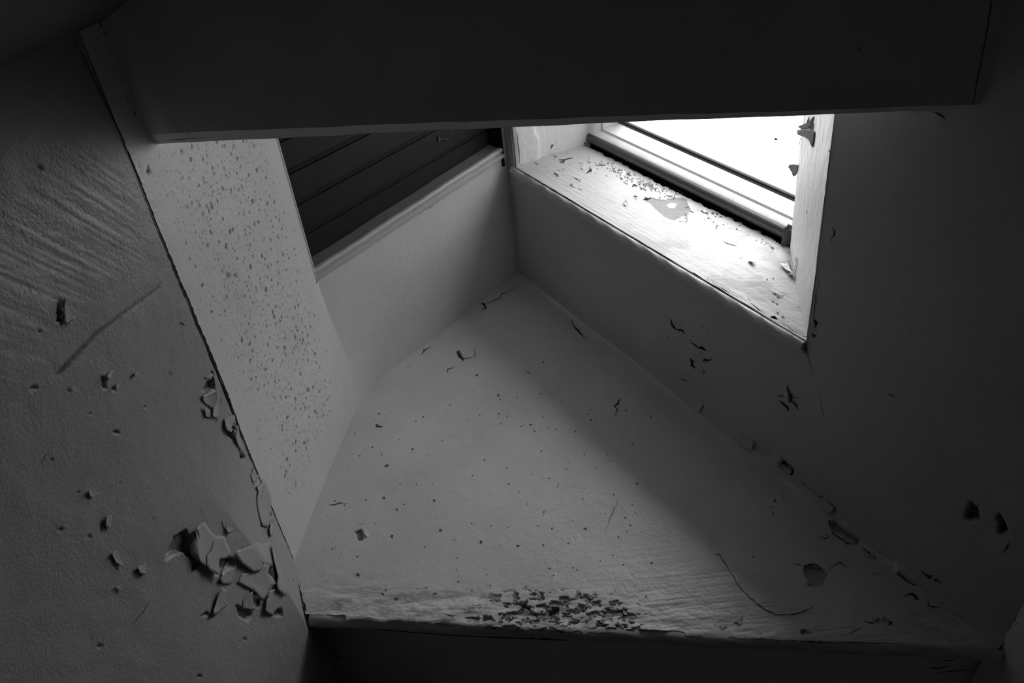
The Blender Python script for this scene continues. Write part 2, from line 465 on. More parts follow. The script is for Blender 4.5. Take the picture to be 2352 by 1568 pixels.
def fw_all(P, u, v):
    best = np.full(len(P), 1e9)
    for k in range(len(GOUGE) - 1):
        a, b = GOUGE[k], GOUGE[k + 1]; e = b - a
        t = np.clip(((u - a[0]) * e[0] + (v - a[1]) * e[1]) / (e @ e), 0, 1)
        best = np.minimum(best, np.hypot(u - a[0] - t * e[0], v - a[1] - t * e[1]))
    return _fb(P, u, v) - .0005 * sstep(.006, .0, best)
sk_fw.extra = fw_all
aa = np.concatenate([np.linspace(0, .52, 270), np.linspace(.53, 1.95, 40)])
zz = np.concatenate([np.linspace(-.75, -.30, 12), np.linspace(-.29, .86, 560)])
Ag, Zg = np.meshgrid(aa, zz, indexing='ij')
P = V0 + Ag.ravel()[:, None] * FWT + np.array([0, 0, 1.]) * Zg.ravel()[:, None]
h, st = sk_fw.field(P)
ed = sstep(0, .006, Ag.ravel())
wall_left = quads_mesh('wall_left', P + FWN * (h * ed - .001 * (1 - ed))[:, None], grid_quads(len(aa), len(zz)), M_LEFT, stain_shade=st)
structure(wall_left, 'grey rough painted wall with peeling flakes and a long dark scuff at far left', 'wall')
FLK = [
    (c2((350, 560), (460, 500), (560, 640), (490, 780), (400, 930), (345, 885), (310, 760), (340, 660), (330, 590)), (480, 1230), .020, 1.5),
    (c2((430, 830), (490, 780), (560, 640), (620, 635), (640, 780), (610, 850), (545, 850), (490, 1020), (410, 970)), (470, 1215), .013, 1.4),
    (c2((640, 780), (720, 760), (880, 690), (1050, 690), (1000, 800), (950, 940), (880, 890), (850, 950), (780, 980), (690, 900)), (580, 1225), .012, 1.6),
    (c2((1050, 690), (1070, 860), (1060, 980), (1000, 1210), (920, 1130), (932, 1090), (985, 860)), (600, 1280), .014, 1.3),
    (c2((800, 980), (880, 890), (912, 905), (925, 1080), (850, 1170), (800, 1250), (755, 1160), (650, 1080), (700, 1000)), (505, 1290), .014, 1.5),
    (c2((930, 1140), (990, 1210), (975, 1330), (935, 1330), (880, 1400), (805, 1340), (830, 1240), (870, 1150)), (560, 1390), .010, 1.4),
    (c2((740, 1165), (785, 1250), (770, 1310), (720, 1350), (650, 1330), (670, 1250)), (478, 1395), .008, 1.3),
    (c2((555, 1170), (530, 1240), (545, 1300), (420, 1400), (380, 1400), (430, 1300), (490, 1120)), (470, 1395), .010, 1.4),
    (c2((650, 870), (690, 880), (650, 1000), (610, 1090), (520, 1110), (500, 1040), (580, 960)), (500, 1330), .007, 1.4),
    (c2((1150, 80), (1210, 250), (1190, 400), (1130, 500), (1075, 550), (1010, 530), (1020, 420), (1040, 290), (1070, 200)), (568, 1170), .012, 1.5),
    (c2((1225, 440), (1245, 560), (1150, 620), (1060, 640), (1075, 560), (1140, 490)), (600, 1240), .007, 1.3),
    (c2((1120, 225), (1205, 255), (1200, 290), (1150, 250)), (612, 1135), .006, 1.2),
    (c2((640, 500), (660, 560), (720, 555), (690, 590), (640, 600)), (500, 1200), .006, 1.2),
    (c1((860, 400), (960, 352), (1005, 345), (1020, 450), (950, 560), (860, 480), (820, 440)), (470, 925), .010, 1.5),
    (c1((1210, 770), (1245, 765), (1290, 860), (1345, 1150), (1300, 1120), (1220, 930)), (560, 1010), .011, 1.4),
    (c1((1090, 690), (1230, 640), (1240, 740), (1200, 780), (1160, 855), (1100, 810)), (525, 950), .008, 1.4),
    (c1((960, 560), (1030, 480), (1040, 640), (1010, 690), (940, 650)), (505, 930), .006, 1.3),
    (c1((840, 560), (940, 580), (930, 680), (870, 660)), (490, 950), .005, 1.3),
    (c1((1390, 1350), (1500, 1370), (1400, 1440)), (560, 1080), .007, 1.3),
    (c1((880, 190), (960, 140), (930, 220)), (470, 860), .005, 1.2),
    (c3((425, 330), (440, 430), (600, 560), (460, 650), (415, 590), (420, 500), (410, 440)), (180, 720), .008, 1.4),
    (c3((500, 640), (580, 590), (520, 660)), (170, 735), .005, 1.2),
    (c3((900, 1270), (1040, 1200), (1000, 1280), (955, 1310)), (258, 850), .009, 1.3),
    (c3((1020, 1390), (1140, 1330), (1060, 1410)), (278, 875), .006, 1.3),
    (c3((1260, 1240), (1390, 1180), (1300, 1260), (1270, 1280)), (325, 850), .005, 1.3),
    ([(193, 1126), (228, 1131), (208, 1143)], (215, 1125), .008, 1.3),
    ([(238, 1185), (256, 1183), (250, 1212), (238, 1215)], (262, 1190), .006, 1.3),
    ([(246, 1270), (262, 1262), (268, 1300), (255, 1290)], (270, 1265), .006, 1.3),
    ([(296, 1300), (320, 1290), (312, 1315), (300, 1314)], (318, 1286), .006, 1.3),
    ([(250, 1345), (268, 1338), (262, 1355)], (262, 1335), .004, 1.3),
    ([(412, 738), (425, 735), (422, 745)], (425, 750), .004, 1.3),
]
for k, (pts, hg, lf, pw) in enumerate(FLK):
    flake(sk_fw, pts, hg, lf, wall_left, M_FLAKE, pw, seed=k)
ck = Cracks(sk_fw)
ck.line([(168, 85), (300, 368), (360, 520), (430, 690), (520, 905), (590, 1090), (640, 1210), (672, 1283)], [1.5, 3, 4.2, 5, 5, 3.5, 2.4, 3], .5, var=.3)
for l, w in [(c1((1070, 440), (1085, 520)), 3), (c1((1020, 550), (1040, 650), (1000, 740)), 3), (c1((1180, 660), (1200, 610)), 3), (c1((830, 560), (855, 620)), 4),
             (c1((1435, 1270), (1420, 1350)), 3), (c1((850, 680), (920, 670)), 2),
             (c2((632, 490), (636, 600)), 4), (c2((690, 870), (650, 980), (610, 1090)), 2.5), (c2((1030, 740), (980, 860), (950, 940)), 2.5),
             (c2((640, 780), (610, 850)), 4), (c2((550, 1170), (525, 1240), (545, 1300)), 2.5), (c2((715, 670), (690, 730)), 2),
             (c2((460, 360), (520, 520)), 1.6), (c2((1010, 530), (1075, 555)), 2.5), (c3((345, 1100), (350, 1230)), 2.2), (c3((320, 1090), (345, 1140)), 2),
             ([(316, 1375), (300, 1400), (275, 1430)], 1.8), ([(350, 1010), (354, 985)], 1.5), ([(200, 1150), (206, 1162)], 3), ([(415, 760), (425, 800)], 1.6),
             ([(445, 770), (452, 815)], 1.6), ([(100, 1075), (95, 1060), (108, 1040)], 2)]:
    ck.line(l, w, .5)
ck.build(wall_left)

# =================================================================== MOULDY REVEAL + BOARDED-WINDOW WALL (one rounded plaster skin)
pf = np.array([(-.3845, .8096), (-.3697, .892), (-.3542, .9919), (-.3357, 1.0804), (-.3258, 1.128), (-.3115, 1.184), (-.281, 1.241), (-.2425, 1.292), (-.1926, 1.342), (-.1098, 1.438), (-.0294, 1.530), (.0321, 1.5985)])
c_top = np.array([-.3262, 1.172]); v0 = pf[0]; e0 = pf[-1]
frac = np.linalg.norm(np.diff(pf, axis=0), axis=1); cum = np.concatenate([[0], np.cumsum(frac)])
def smooth_line(pts, cum, n):
    s = np.concatenate([np.linspace(cum[0], cum[5], n[0], endpoint=False), np.linspace(cum[5], cum[-1], n[1])])
    x = np.interp(s, cum, pts[:, 0]); y = np.interp(s, cum, pts[:, 1])
    ker = np.hanning(41); ker /= ker.sum()
    xs = np.convolve(np.pad(x, 20, mode='reflect', reflect_type='odd'), ker, 'valid'); ys = np.convolve(np.pad(y, 20, mode='reflect', reflect_type='odd'), ker, 'valid')
    return s, np.stack([xs, ys], 1)
NS, NL = 190, 220
s_all, pfl = smooth_line(pf, cum, (NS, NL))
tt = np.concatenate([np.linspace(0, 1, NS, endpoint=False), np.zeros(NL)])
ptp = np.where((np.arange(NS + NL) < NS)[:, None], v0 + (c_top - v0) * tt[:, None], 0)
ptp[NS:] = c_top + (e0 - c_top) * np.linspace(0, 1, NL)[:, None]
z_sl = np.interp(s_all, [cum[5], cum[-1]], [.2935, .3065])           # bottom of the boarded opening
NZ0, NZ1, NZ2 = 150, 170, 14
zrow = np.concatenate([np.linspace(-.012, 1, NZ0), np.linspace(1, 2, NZ1 + 1)[1:], np.linspace(2, 3, NZ2 + 1)[1:]])
def z_of(r, zs):
    return np.where(r <= 1, r * zs, np.where(r <= 2, zs + (r - 1) * (.70 - zs), .70 + (r - 2) * .42))
ncol = NS + NL; nrow = len(zrow)
Zg = np.stack([z_of(zrow, zs) for zs in z_sl])
bl = sstep(.02, .30, Zg)[..., None]
P2 = pfl[:, None, :] * (1 - bl) + ptp[:, None, :] * bl
P = np.concatenate([P2, Zg[..., None]], 2)
dP = np.gradient(P2, axis=0); nrm = np.stack([dP[..., 1], -dP[..., 0]], 2); nrm /= np.linalg.norm(nrm, axis=2)[..., None] + 1e-9
nrm = np.concatenate([nrm, np.zeros_like(Zg)[..., None]], 2).reshape(-1, 3)
Pf = P.reshape(-1, 3)
sk_sw = Skin(P_SW, 31, .0012, .0005); sk_lw = Skin(P_LW, 37, .0012, .0004)
for x, y, r in [(308, 395, 4), (980, 470, 8), (340, 395, 6)]:
    (sk_lw if x > 700 else sk_sw).blob(x, y, r, .003, .4)
sk_lw.pit([(966, 473), (985, 463), (990, 470), (972, 482)], .004, .35); sk_lw.blob(890, 529, 5, .001, .5)
isS = (np.arange(ncol) < NS)[:, None] & np.ones(nrow, bool)[None]
hS, stS = sk_sw.field(Pf); hL, stL = sk_lw.field(Pf)
wS = np.interp(s_all, [cum[5] - .06, cum[5] + .06], [1, 0])[:, None].repeat(nrow, 1).ravel()
h = hS * wS + hL * (1 - wS); st = np.minimum(stS, stL)
edge = np.minimum(s_all - s_all[0], s_all[-1] - s_all)[:, None].repeat(nrow, 1).ravel()
h = h * sstep(0, .02, edge)
# where the mould grows
sfr = s_all[:, None].repeat(nrow, 1).ravel() / cum[5]; zf = Pf[:, 2]
mould = np.exp(-(np.abs(sfr - .48) / .50) ** 3) * sstep(-.02, .14, zf) * (.85 + .5 * fbm(sfr * 5, zf * 9, 5, 3))
mould = np.clip(mould * sstep(-.05, .08, sfr) * 1.02, 0, 1)
jc = NS - 4
post = int(np.argmin(np.abs(s_all - (cum[-1] - .020))))
ci, rj = np.meshgrid(np.arange(ncol - 1), np.arange(nrow - 1), indexing='ij')
keep = ~((ci >= jc) & (ci < post) & (rj >= NZ0 - 1))
wall_recess = quads_mesh('wall_recess', Pf + nrm * h[:, None], grid_quads(ncol, nrow, keep), M_SPOT, stain_shade=st, mould=mould, wallco=np.stack([s_all[:, None].repeat(nrow, 1).ravel(), Pf[:, 2], 0 * zf], 1))
structure(wall_recess, 'pale mould-spotted plaster wall curving round below the dark boarded window', 'wall')
ck = Cracks(sk_lw)
ck.line([(730, 633), (755, 617), (785, 598), (800, 580), (830, 566), (880, 535), (930, 512), (965, 492)], [4, 2.5, 2, 3, 2, 2, 2, 3], 1.3, lift=.002)
ck.line([(985, 466), (1010, 450), (1030, 432), (1060, 415), (1100, 388), (1140, 362)], [3, 1.8, 3, 1.8, 2, 2.5], 1.6, lift=.002)
ck.build(wall_recess)
ck = Cracks(sk_sw)
for l, w in [([(338, 378), (343, 405)], 4), ([(318, 372), (326, 395)], 2), ([(305, 380), (312, 400)], 2)]: ck.line(l, w, .8)
ck.build(wall_recess)

# =================================================================== WINDOW WALL
sk_rw = Skin(P_RW, 51, .0016, .0005)
for p, dp, tn in [(c9((790, 325), (830, 340), (890, 390), (920, 470), (935, 600), (840, 600), (770, 600), (730, 560), (735, 520), (770, 420), (800, 390)), .010, .18),
                  (c9((1175, 540), (1230, 505), (1265, 560), (1340, 740), (1280, 790), (1215, 800), (1205, 620)), .010, .12),
                  (c10((590, 470), (650, 450), (700, 490), (750, 540), (745, 600), (680, 560)), .008, .4)]:
    sk_rw.pit(p, dp, tn, jag=.002)
uu = np.concatenate([np.linspace(0, .036, 14), np.linspace(.036, .822, 330)[1:], np.linspace(.822, 1.197, 170)[1:]])
zz = np.concatenate([np.linspace(-.04, .272, 150), np.linspace(.272, ZT, 260)[1:], np.linspace(ZT, 1.10, 12)[1:]])
Ug, Zg = np.meshgrid(uu, zz, indexing='ij')
shear = np.interp(Ug, [.5, .822, 1.197], [0, 1, .3]) * (-.053) * (Zg - .288)
Up = Ug + np.where(Zg > .2, shear, shear * 0 + np.interp(Ug, [.5, .822, 1.197], [0, 1, .3]) * .0047)
P = (C0 + TU * Up[..., None] + np.stack([0 * Zg, 0 * Zg, Zg], -1)).reshape(-1, 3)
h, st = sk_rw.field(P)
ug = Ug.ravel(); zg = Zg.ravel()
h = h * sstep(0, .015, ug) + .010 * np.exp(-((zg) / .010) ** 2) * sstep(.35, .9, ug) * fbm(ug * 40, zg * 9, 8, 3)
ci, rj = np.meshgrid(np.arange(len(uu) - 1), np.arange(len(zz) - 1), indexing='ij')
i0, i1, r0, r1 = 13, 13 + 329, 149, 149 + 259
keep = ~((ci >= i0) & (ci < i1) & (rj >= r0) & (rj < r1))
wall_right = quads_mesh('wall_right', P - NW_ * h[:, None], grid_quads(len(uu), len(zz), keep)[:, ::-1], M_WIN, stain_shade=st)
structure(wall_right, 'dark painted wall with star-shaped cracks around the bright window', 'wall')
ck = Cracks(sk_rw)
for l, w in [(c8((1835, 1030), (1870, 1130), (1890, 1165), (1880, 1210), (1868, 1250)), [1.5, 4, 8, 7, 5]), (c8((1890, 1180), (1950, 1185), (2015, 1208)), 2.6), (c8((1870, 1220), (1900, 1250), (1950, 1290), (1975, 1340)), [6, 2.5, 4, 1.5]),
             (c8((1735, 1230), (1810, 1290), (1835, 1310), (1857, 1365)), [2, 5, 5, 1.5]), (c8((1710, 1180), (1750, 1170), (1780, 1158), (1795, 1180)), 2.4), (c8((1900, 1150), (1925, 1105)), 1.6),
             (c8((345, 180), (345, 220), (380, 272), (412, 312)), [2, 6, 8, 3]), (c8((385, 270), (405, 245)), 3), (c8((412, 312), (450, 325), (485, 332), (522, 378)), [1.5, 5, 4, 1.5]), (c8((468, 262), (458, 322)), 2.4),
             (c8((730, 268), (755, 298)), 4), (c8((800, 335), (815, 350)), 3), (c8((822, 370), (836, 388)), 2.5), (c8((595, 440), (605, 485), (640, 510), (690, 553), (735, 548), (795, 590)), [1, 1.6, 3, 4, 5, 1.5]), (c8((742, 512), (742, 548)), 3), (c8((610, 410), (635, 405)), 2.2),
             (c8((590, 690), (612, 730), (618, 770), (660, 815)), [2, 5, 5, 1.5]), (c8((755, 715), (790, 695), (830, 712), (870, 698)), [5, 4, 3, 2]), (c8((760, 705), (800, 750)), 4), (c8((840, 670), (870, 700)), 3), (c8((755, 825), (768, 850), (766, 880)), 3), (c8((735, 870), (745, 880)), 4), (c8((700, 850), (708, 858)), 4),
             (c8((450, 932), (520, 962), (555, 970)), 1.8), (c8((420, 1030), (448, 1054)), 3), (c8((305, 405), (318, 432)), 3.5), (c8((270, 300), (262, 335)), 1.8), (c8((280, 145), (292, 160)), 2.5), (c8((725, 600), (750, 655)), 1.8), (c8((640, 610), (665, 600)), 1.8), (c8((990, 270), (1020, 320)), 1.8), (c8((910, 985), (930, 990)), 2.5),
             (c8((2085, 550), (2105, 595)), 3), (c8((2105, 595), (2130, 700), (2150, 850)), 1.2), (c8((2150, 850), (2165, 950)), .9), (c8((745, 1310), (770, 1290)), 3),
             (c8((2190, 180), (2220, 240), (2200, 290)), 5), (c8((2160, 350), (2190, 400), (2230, 370)), 5), (c8((2190, 360), (2210, 420)), 4),
             ([(1880, 640), (1884, 660)], 4), ([(1874, 680), (1880, 700)], 4), ([(1912, 524), (1917, 540), (1908, 552)], [1.5, 3, 1.5]), ([(1908, 552), (1916, 558)], 1.5), ([(1890, 600), (1893, 608)], 3), ([(1870, 735), (1876, 745)], 4), ([(1880, 640), (1872, 700), (1868, 760)], 1.2),
             ([(1880, 880), (1890, 940), (1895, 975)], .9), ([(2038, 903), (2050, 906), (2062, 917)], 2), ([(1943, 942), (1946, 930)], 1.5), ([(1972, 926), (1976, 930)], 3), ([(1978, 993), (1982, 997)], 3), ([(2258, 478), (2261, 483)], 2.5),
             (c9((1375, 910), (1340, 970), (1280, 1055)), [2, 4, 2]), (c9((1235, 1040), (1250, 1085)), 3), (c9((465, 935), (485, 995)), 4), (c9((355, 940), (370, 960)), 2.5), (c9((1440, 800), (1460, 765)), 3), (c9((1550, 830), (1581, 815)), 3),
             (c9((100, 1320), (170, 1380), (220, 1415), (270, 1380)), [2, 4, 7, 2]), (c9((290, 1450), (330, 1450), (385, 1500)), [5, 6, 2]), (c9((800, 325), (830, 345), (835, 400)), 4), (c9((900, 390), (930, 360)), 3),
             (c10((600, 480), (660, 545), (738, 602)), [4, 7, 3]), (c10((710, 530), (745, 545)), 4), (c10((820, 680), (880, 716)), 4), (c10((755, 640), (790, 660)), 3), (c10((1005, 825), (1040, 828), (1080, 840)), 3), (c10((1005, 900), (1080, 960), (1170, 1015)), [3, 6, 6]), (c10((1170, 1015), (1230, 1040), (1270, 1058)), [6, 5, 2]), (c10((1160, 1000), (1195, 955)), 2),
             (c10((1480, 1385), (1540, 1440), (1630, 1485)), [2, 4, 2]), (c10((1480, 1400), (1560, 1490), (1610, 1502)), 2), (c10((450, 245), (490, 285)), 2.5), (c10((475, 335), (540, 372)), 3), (c10((430, 355), (475, 375)), 3), (c10((195, 195), (240, 240)), 2.5), (c10((60, 190), (75, 205)), 3), (c10((85, 115), (100, 122)), 2.5), (c10((460, 140), (470, 150)), 3), (c10((1475, 155), (1485, 168)), 3),
             ([(1178, 440), (1184, 500), (1188, 540)], .8), ([(1195, 405), (1205, 418)], 3)]:
    ck.line(l, w, .9)
# chipped edge line under the sill moulding and along the ledge
ck.line([(1205, 398), (1300, 455), (1400, 520), (1480, 570)], [3, 1.5, 4, 1.5], 1.2)
ck.build(wall_right)
for k, (pts, hg, lf, pw) in enumerate([
        ([(1600, 924), (1618, 928), (1612, 940), (1600, 936)], (1605, 920), .010, 1.2),
        ([(1700, 1004), (1735, 1012), (1730, 1030), (1705, 1022)], (1715, 1000), .016, 1.2),
        ([(1776, 1050), (1800, 1056), (1792, 1070), (1782, 1066)], (1785, 1046), .010, 1.2),
        ([(1804, 900), (1812, 895), (1812, 918), (1804, 916)], (1800, 905), .006, 1.3),
        ([(1826, 1096), (1848, 1110), (1832, 1108)], (1838, 1090), .008, 1.2),
        (c10((1005, 860), (1100, 870), (1195, 955), (1160, 1000), (1080, 955)), (1900, 1140), .012, 1.2)]):
    flake(sk_rw, pts, hg, lf, wall_right, M_WIN, pw, seed=90 + k)

# =================================================================== LEDGE FLOOR
sk_fl = Skin(P_FLOOR, 71, .0022, .0005)
L_line = np.concatenate([[NOSE_L[:2] - np.array([.006, 0])], pf - np.array([[.003, 0]])]); L_line[-1] = C0[:2]
lc = np.concatenate([[0], np.cumsum(np.linalg.norm(np.diff(L_line, axis=0), axis=1))]); lc /= lc[-1]
def fl_extra(P, u, v):
    d = np.clip((C0 - P) @ NW_, 0, 1)
    cove = .005 * np.exp(-d / .006)
    front = (P[:, 1] - (NOSE_L[1] + (P[:, 0] - NOSE_L[0]) * (NOSE_R[1] - NOSE_L[1]) / (NOSE_R[0] - NOSE_L[0])))
    crust = (fbm(u * 30, v * 55, 4, 4) - .45) * .009 * sstep(.085, .02, front) * np.interp(P[:, 0], [-.34, -.3, -.1, .2, .35, .6], [.4, .9, .9, .45, .3, .8])
    # layers flaked away in crumbs near the front edge
    zone = np.exp(-(((P[:, 0] - .03) / .10) ** 2)) * sstep(.075, .03, front)
    crumb = sstep(.555, .585, fbm(u * 85, v * 125, 15, 5, .6) + .07 * zone - .07 * (1 - zone)) * sstep(.1, .5, zone)
    stroke = (fbm(u * 12, v * 210, 21, 3) - .5) * .0010 * sstep(.25, .02, front) * sstep(-.1, .2, P[:, 0])
    return cove + crust - .0035 * crumb + stroke
def fl_stain(P, u, v):
    front = (P[:, 1] - (NOSE_L[1] + (P[:, 0] - NOSE_L[0]) * (NOSE_R[1] - NOSE_L[1]) / (NOSE_R[0] - NOSE_L[0])))
    zone = np.exp(-(((P[:, 0] - .03) / .10) ** 2)) * sstep(.075, .03, front)
    crumb = sstep(.555, .585, fbm(u * 85, v * 125, 15, 5, .6) + .07 * zone - .07 * (1 - zone)) * sstep(.1, .5, zone)
    return 1 - .62 * crumb
sk_fl.extra = fl_extra; sk_fl.extra_stain = fl_stain
def c7(*c): return cz(c, 1000, 1330, .1956)
for p, dp, tn in [
    (c7((1340, 360), (1380, 315), (1450, 325), (1440, 400), (1350, 410)), .012, .45), (c7((1000, 315), (1045, 275), (1110, 310), (1115, 360), (1060, 310)), .006, .4),
    (c7((1320, 450), (1400, 420), (1450, 470), (1420, 510), (1340, 510)), .010, .45), (c7((1490, 380), (1530, 345), (1600, 360), (1560, 390)), .006, .5),
    (c7((570, 430), (650, 425), (650, 470), (560, 480)), .008, .4), (c7((1090, 430), (1180, 420), (1190, 450), (1110, 470)), .008, .4), (c7((850, 480), (940, 400), (1020, 365), (1000, 375), (920, 440), (880, 500)), .006, .4),
    (c7((1170, 460), (1230, 460), (1190, 490)), .007, .4), (c7((1220, 380), (1270, 370), (1240, 400)), .005, .4), (c7((1180, 225), (1255, 230), (1210, 245)), .004, .4),
    (c7((1970, 540), (2020, 550), (2000, 580), (1970, 575)), .007, .4), (c7((1420, 500), (1480, 520), (1440, 550), (1400, 560)), .007, .45), (c7((1540, 540), (1590, 500), (1580, 560)), .007, .5),
    (c7((450, 460), (540, 470), (500, 480)), .006, .4), (c7((760, 450), (800, 450), (790, 480), (750, 470)), .006, .4), (c7((2160, 520), (2190, 580), (2150, 560)), .006, .5),
    ([(816, 1222), (830, 1215), (838, 1226), (834, 1240), (822, 1240)], .007, .4), ([(1848, 1300), (1862, 1296), (1892, 1304), (1902, 1318), (1888, 1342), (1858, 1346), (1850, 1325)], .010, .55),
    (c10((1130, 1110), (1210, 1080), (1290, 1120), (1390, 1180), (1440, 1250), (1470, 1290), (1320, 1330), (1180, 1230), (1140, 1160)), .012, .5), ([(1838, 1450), (1848, 1444), (1864, 1454), (1840, 1456)], .005, .5),
    ([(1050, 808), (1058, 812), (1066, 828), (1056, 822)], .004, .3), ([(2064, 1310), (2105, 1340), (2096, 1344), (2062, 1318)], .006, .4), ([(2010, 1428), (2024, 1422), (2050, 1432), (2030, 1436)], .006, .35),
    ([(2090, 1362), (2114, 1378), (2108, 1382)], .006, .35)]:
    sk_fl.pit(p, dp * .6, tn, jag=.004, soft=.0008)
nv, nu = 520, 640
vv = np.linspace(0, 1, nv) ** 1.45
Lp = np.stack([np.interp(vv, lc, L_line[:, 0]), np.interp(vv, lc, L_line[:, 1])], 1)
Rp = NOSE_R[:2] + (C0[:2] - NOSE_R[:2]) * vv[:, None] + NW_[:2] * .004
ut = np.linspace(0, 1, nu)
P2 = Lp[None] * (1 - ut[:, None, None]) + Rp[None] * ut[:, None, None]
# front edge: paint skin runs ragged over the moulding joint, except where the joint is bare
xs = P2[:, 0, 0]; pxq = np.interp(ut, [0, 1], [710, 2297])
bare = ((pxq < 815) | ((pxq > 1412) & (pxq < 1620))).astype(float)
ext = (1 - bare) * (.0035 + .005 * fbm(ut * 60, ut * 0, 3, 4)) + (fbm(ut * 220, ut * 0, 5, 3) - .5) * .004
fdir = np.array([-.175, -.985])
roll = np.exp(-np.arange(nv) / 5.0)
P2 = P2 + fdir * (ext[:, None] * roll[None])[..., None]
P = np.concatenate([P2, np.zeros(P2.shape[:2] + (1,))], 2).reshape(-1, 3)
h, st = sk_fl.field(P)
h = h - .003 * (ext[:, None].clip(0, 1) / .012 * np.exp(-np.arange(nv) / 2.0)[None]).ravel()
floor = quads_mesh('floor', P + np.array([0, 0, 1.]) * h[:, None], grid_quads(nu, nv), M_FLOOR, stain_shade=st)
structure(floor, 'three-cornered painted ledge in the recess with crumbling front edge', 'ledge')
ck = Cracks(sk_fl)
rng = np.random.default_rng(7)
for k in range(170):
    x = rng.uniform(720, 1500); y = rng.uniform(880, 1400)
    if x < 720 + max(0, (1250 - y)) * .42: continue
    ck.fleck(x, y, rng.uniform(1.3, 3.2) * (1 + .7 * (rng.random() > .9)))
for x, y, r in [(888, 1070, 6), (866, 978, 6), (1145, 909, 4), (1214, 856, 4), (1146, 950, 3), (1190, 1254, 5), (1105, 1245, 5), (1012, 1218, 4), (900, 1232, 6), (912, 1170, 4), (1448, 1207, 3), (1262, 1306, 4), (1248, 832, 3), (1096, 862, 4),
                (815, 995, 3), (870, 950, 3), (1000, 1365, 5), (980, 1352, 4), (880, 1365, 5), (910, 1375, 5), (1730, 1280, 3), (1655, 1440, 4), (1690, 1430, 5), (1780, 1150, 4), (1770, 1165, 4), (1800, 1145, 3), (1775, 1180, 4)]:
    ck.fleck(x, y, r)
ck.build(floor, M_FLECK, 'dirt_flecks')
ck = Cracks(sk_fl)
for l, w in [([(1312, 735), (1322, 752), (1334, 765), (1346, 782)], 3), ([(1378, 808), (1376, 822)], 1.5), ([(1424, 915), (1420, 928), (1412, 935), (1418, 944), (1412, 956)], 3.5), ([(1412, 956), (1424, 955)], 2),
             ([(1106, 712), (1116, 708), (1112, 698), (1104, 696)], 4), ([(1112, 698), (1150, 686), (1152, 676), (1190, 660)], 2), ([(968, 815), (976, 806), (990, 796)], 4), ([(974, 806), (972, 798)], 3), ([(936, 846), (946, 838)], 3), ([(1055, 735), (1064, 728)], 2),
             ([(1052, 818), (1050, 808), (1062, 802), (1078, 800), (1090, 806), (1092, 820)], 1.6), ([(1050, 808), (1056, 818), (1066, 830)], 5), ([(1088, 808), (1092, 826)], 3), ([(1028, 858), (1030, 848), (1046, 842)], 2),
             ([(864, 977), (872, 981), (880, 979)], 3), ([(756, 1158), (780, 1156), (800, 1156)], 1.8), ([(790, 1172), (812, 1162)], 1.6), ([(825, 1205), (842, 1202)], 3), ([(818, 1218), (834, 1216), (840, 1232)], 3), ([(755, 1228), (752, 1236)], 3),
             ([(1640, 1275), (1652, 1275), (1690, 1335), (1720, 1372), (1760, 1402), (1790, 1412), (1830, 1410), (1866, 1396), (1874, 1388)], 1.6), ([(1424, 1135), (1416, 1165), (1402, 1190), (1388, 1235)], 1.1),
             ([(1820, 1296), (1838, 1298), (1850, 1302)], 2.5), ([(1852, 1298), (1870, 1296), (1896, 1306)], 3), ([(1900, 1312), (1930, 1290), (1945, 1304)], 2.5), ([(1932, 1296), (1952, 1304)], 3), ([(2000, 1316), (2034, 1319)], 3), ([(1880, 1232), (1896, 1240), (1906, 1230)], 2),
             ([(1980, 1258), (1998, 1272), (2012, 1284)], 4), ([(2118, 1312), (2140, 1324), (2160, 1338)], 4), ([(2068, 1320), (2104, 1344)], 5), ([(2075, 1370), (2094, 1362), (2114, 1380)], 3.5), ([(2095, 1402), (2110, 1412)], 3), ([(1984, 1424), (1996, 1432), (2016, 1430), (2040, 1428), (2054, 1436)], 3.5), ([(1940, 1462), (1970, 1446), (1982, 1440)], 2), ([(2110, 1436), (2130, 1448)], 2), ([(2125, 1370), (2134, 1390), (2160, 1396)], 2.5), ([(2140, 1400), (2164, 1380)], 2), ([(1958, 1376), (1976, 1376)], 3), ([(1960, 1395), (1962, 1440)], 1.5),
             (c7((1200, 230), (1260, 150)), 2), (c7((940, 400), (1030, 370)), 2.5), (c7((1960, 400), (2050, 350)), 2), (c7((2200, 350), (2210, 400), (2190, 510)), 2), (c7((340, 450), (440, 440), (540, 470)), 3), (c7((0, 525), (200, 545), (400, 560), (620, 570), (900, 580), (1100, 610), (1250, 590), (1400, 605), (1560, 615), (1740, 620), (1900, 635), (2060, 635)), [2, 1.5, 2.5, 2, 3, 3, 3, 2, 3, 3, 3, 2]),
             ([(820, 1420), (880, 1424), (940, 1428), (1000, 1432)], 2), ([(1620, 1455), (1700, 1466), (1800, 1470), (1900, 1476), (2000, 1478), (2100, 1480)], 2), ([(672, 1290), (686, 1345), (703, 1403)], [4, 2.5, 4]), (c10((1180, 1232), (1260, 1290), (1320, 1335), (1400, 1320), (1465, 1295)), [4, 5, 8, 9, 3]), (c10((1330, 1262), (1362, 1280)), 4), (c10((1130, 1110), (1210, 1080)), 2.5), (c10((1000, 1270), (1060, 1285)), 2), (c10((1080, 1245), (1140, 1255)), 2), (c10((750, 1548), (830, 1556)), 2.5)]:
    ck.line(l, w, .9)
ck.build(floor)
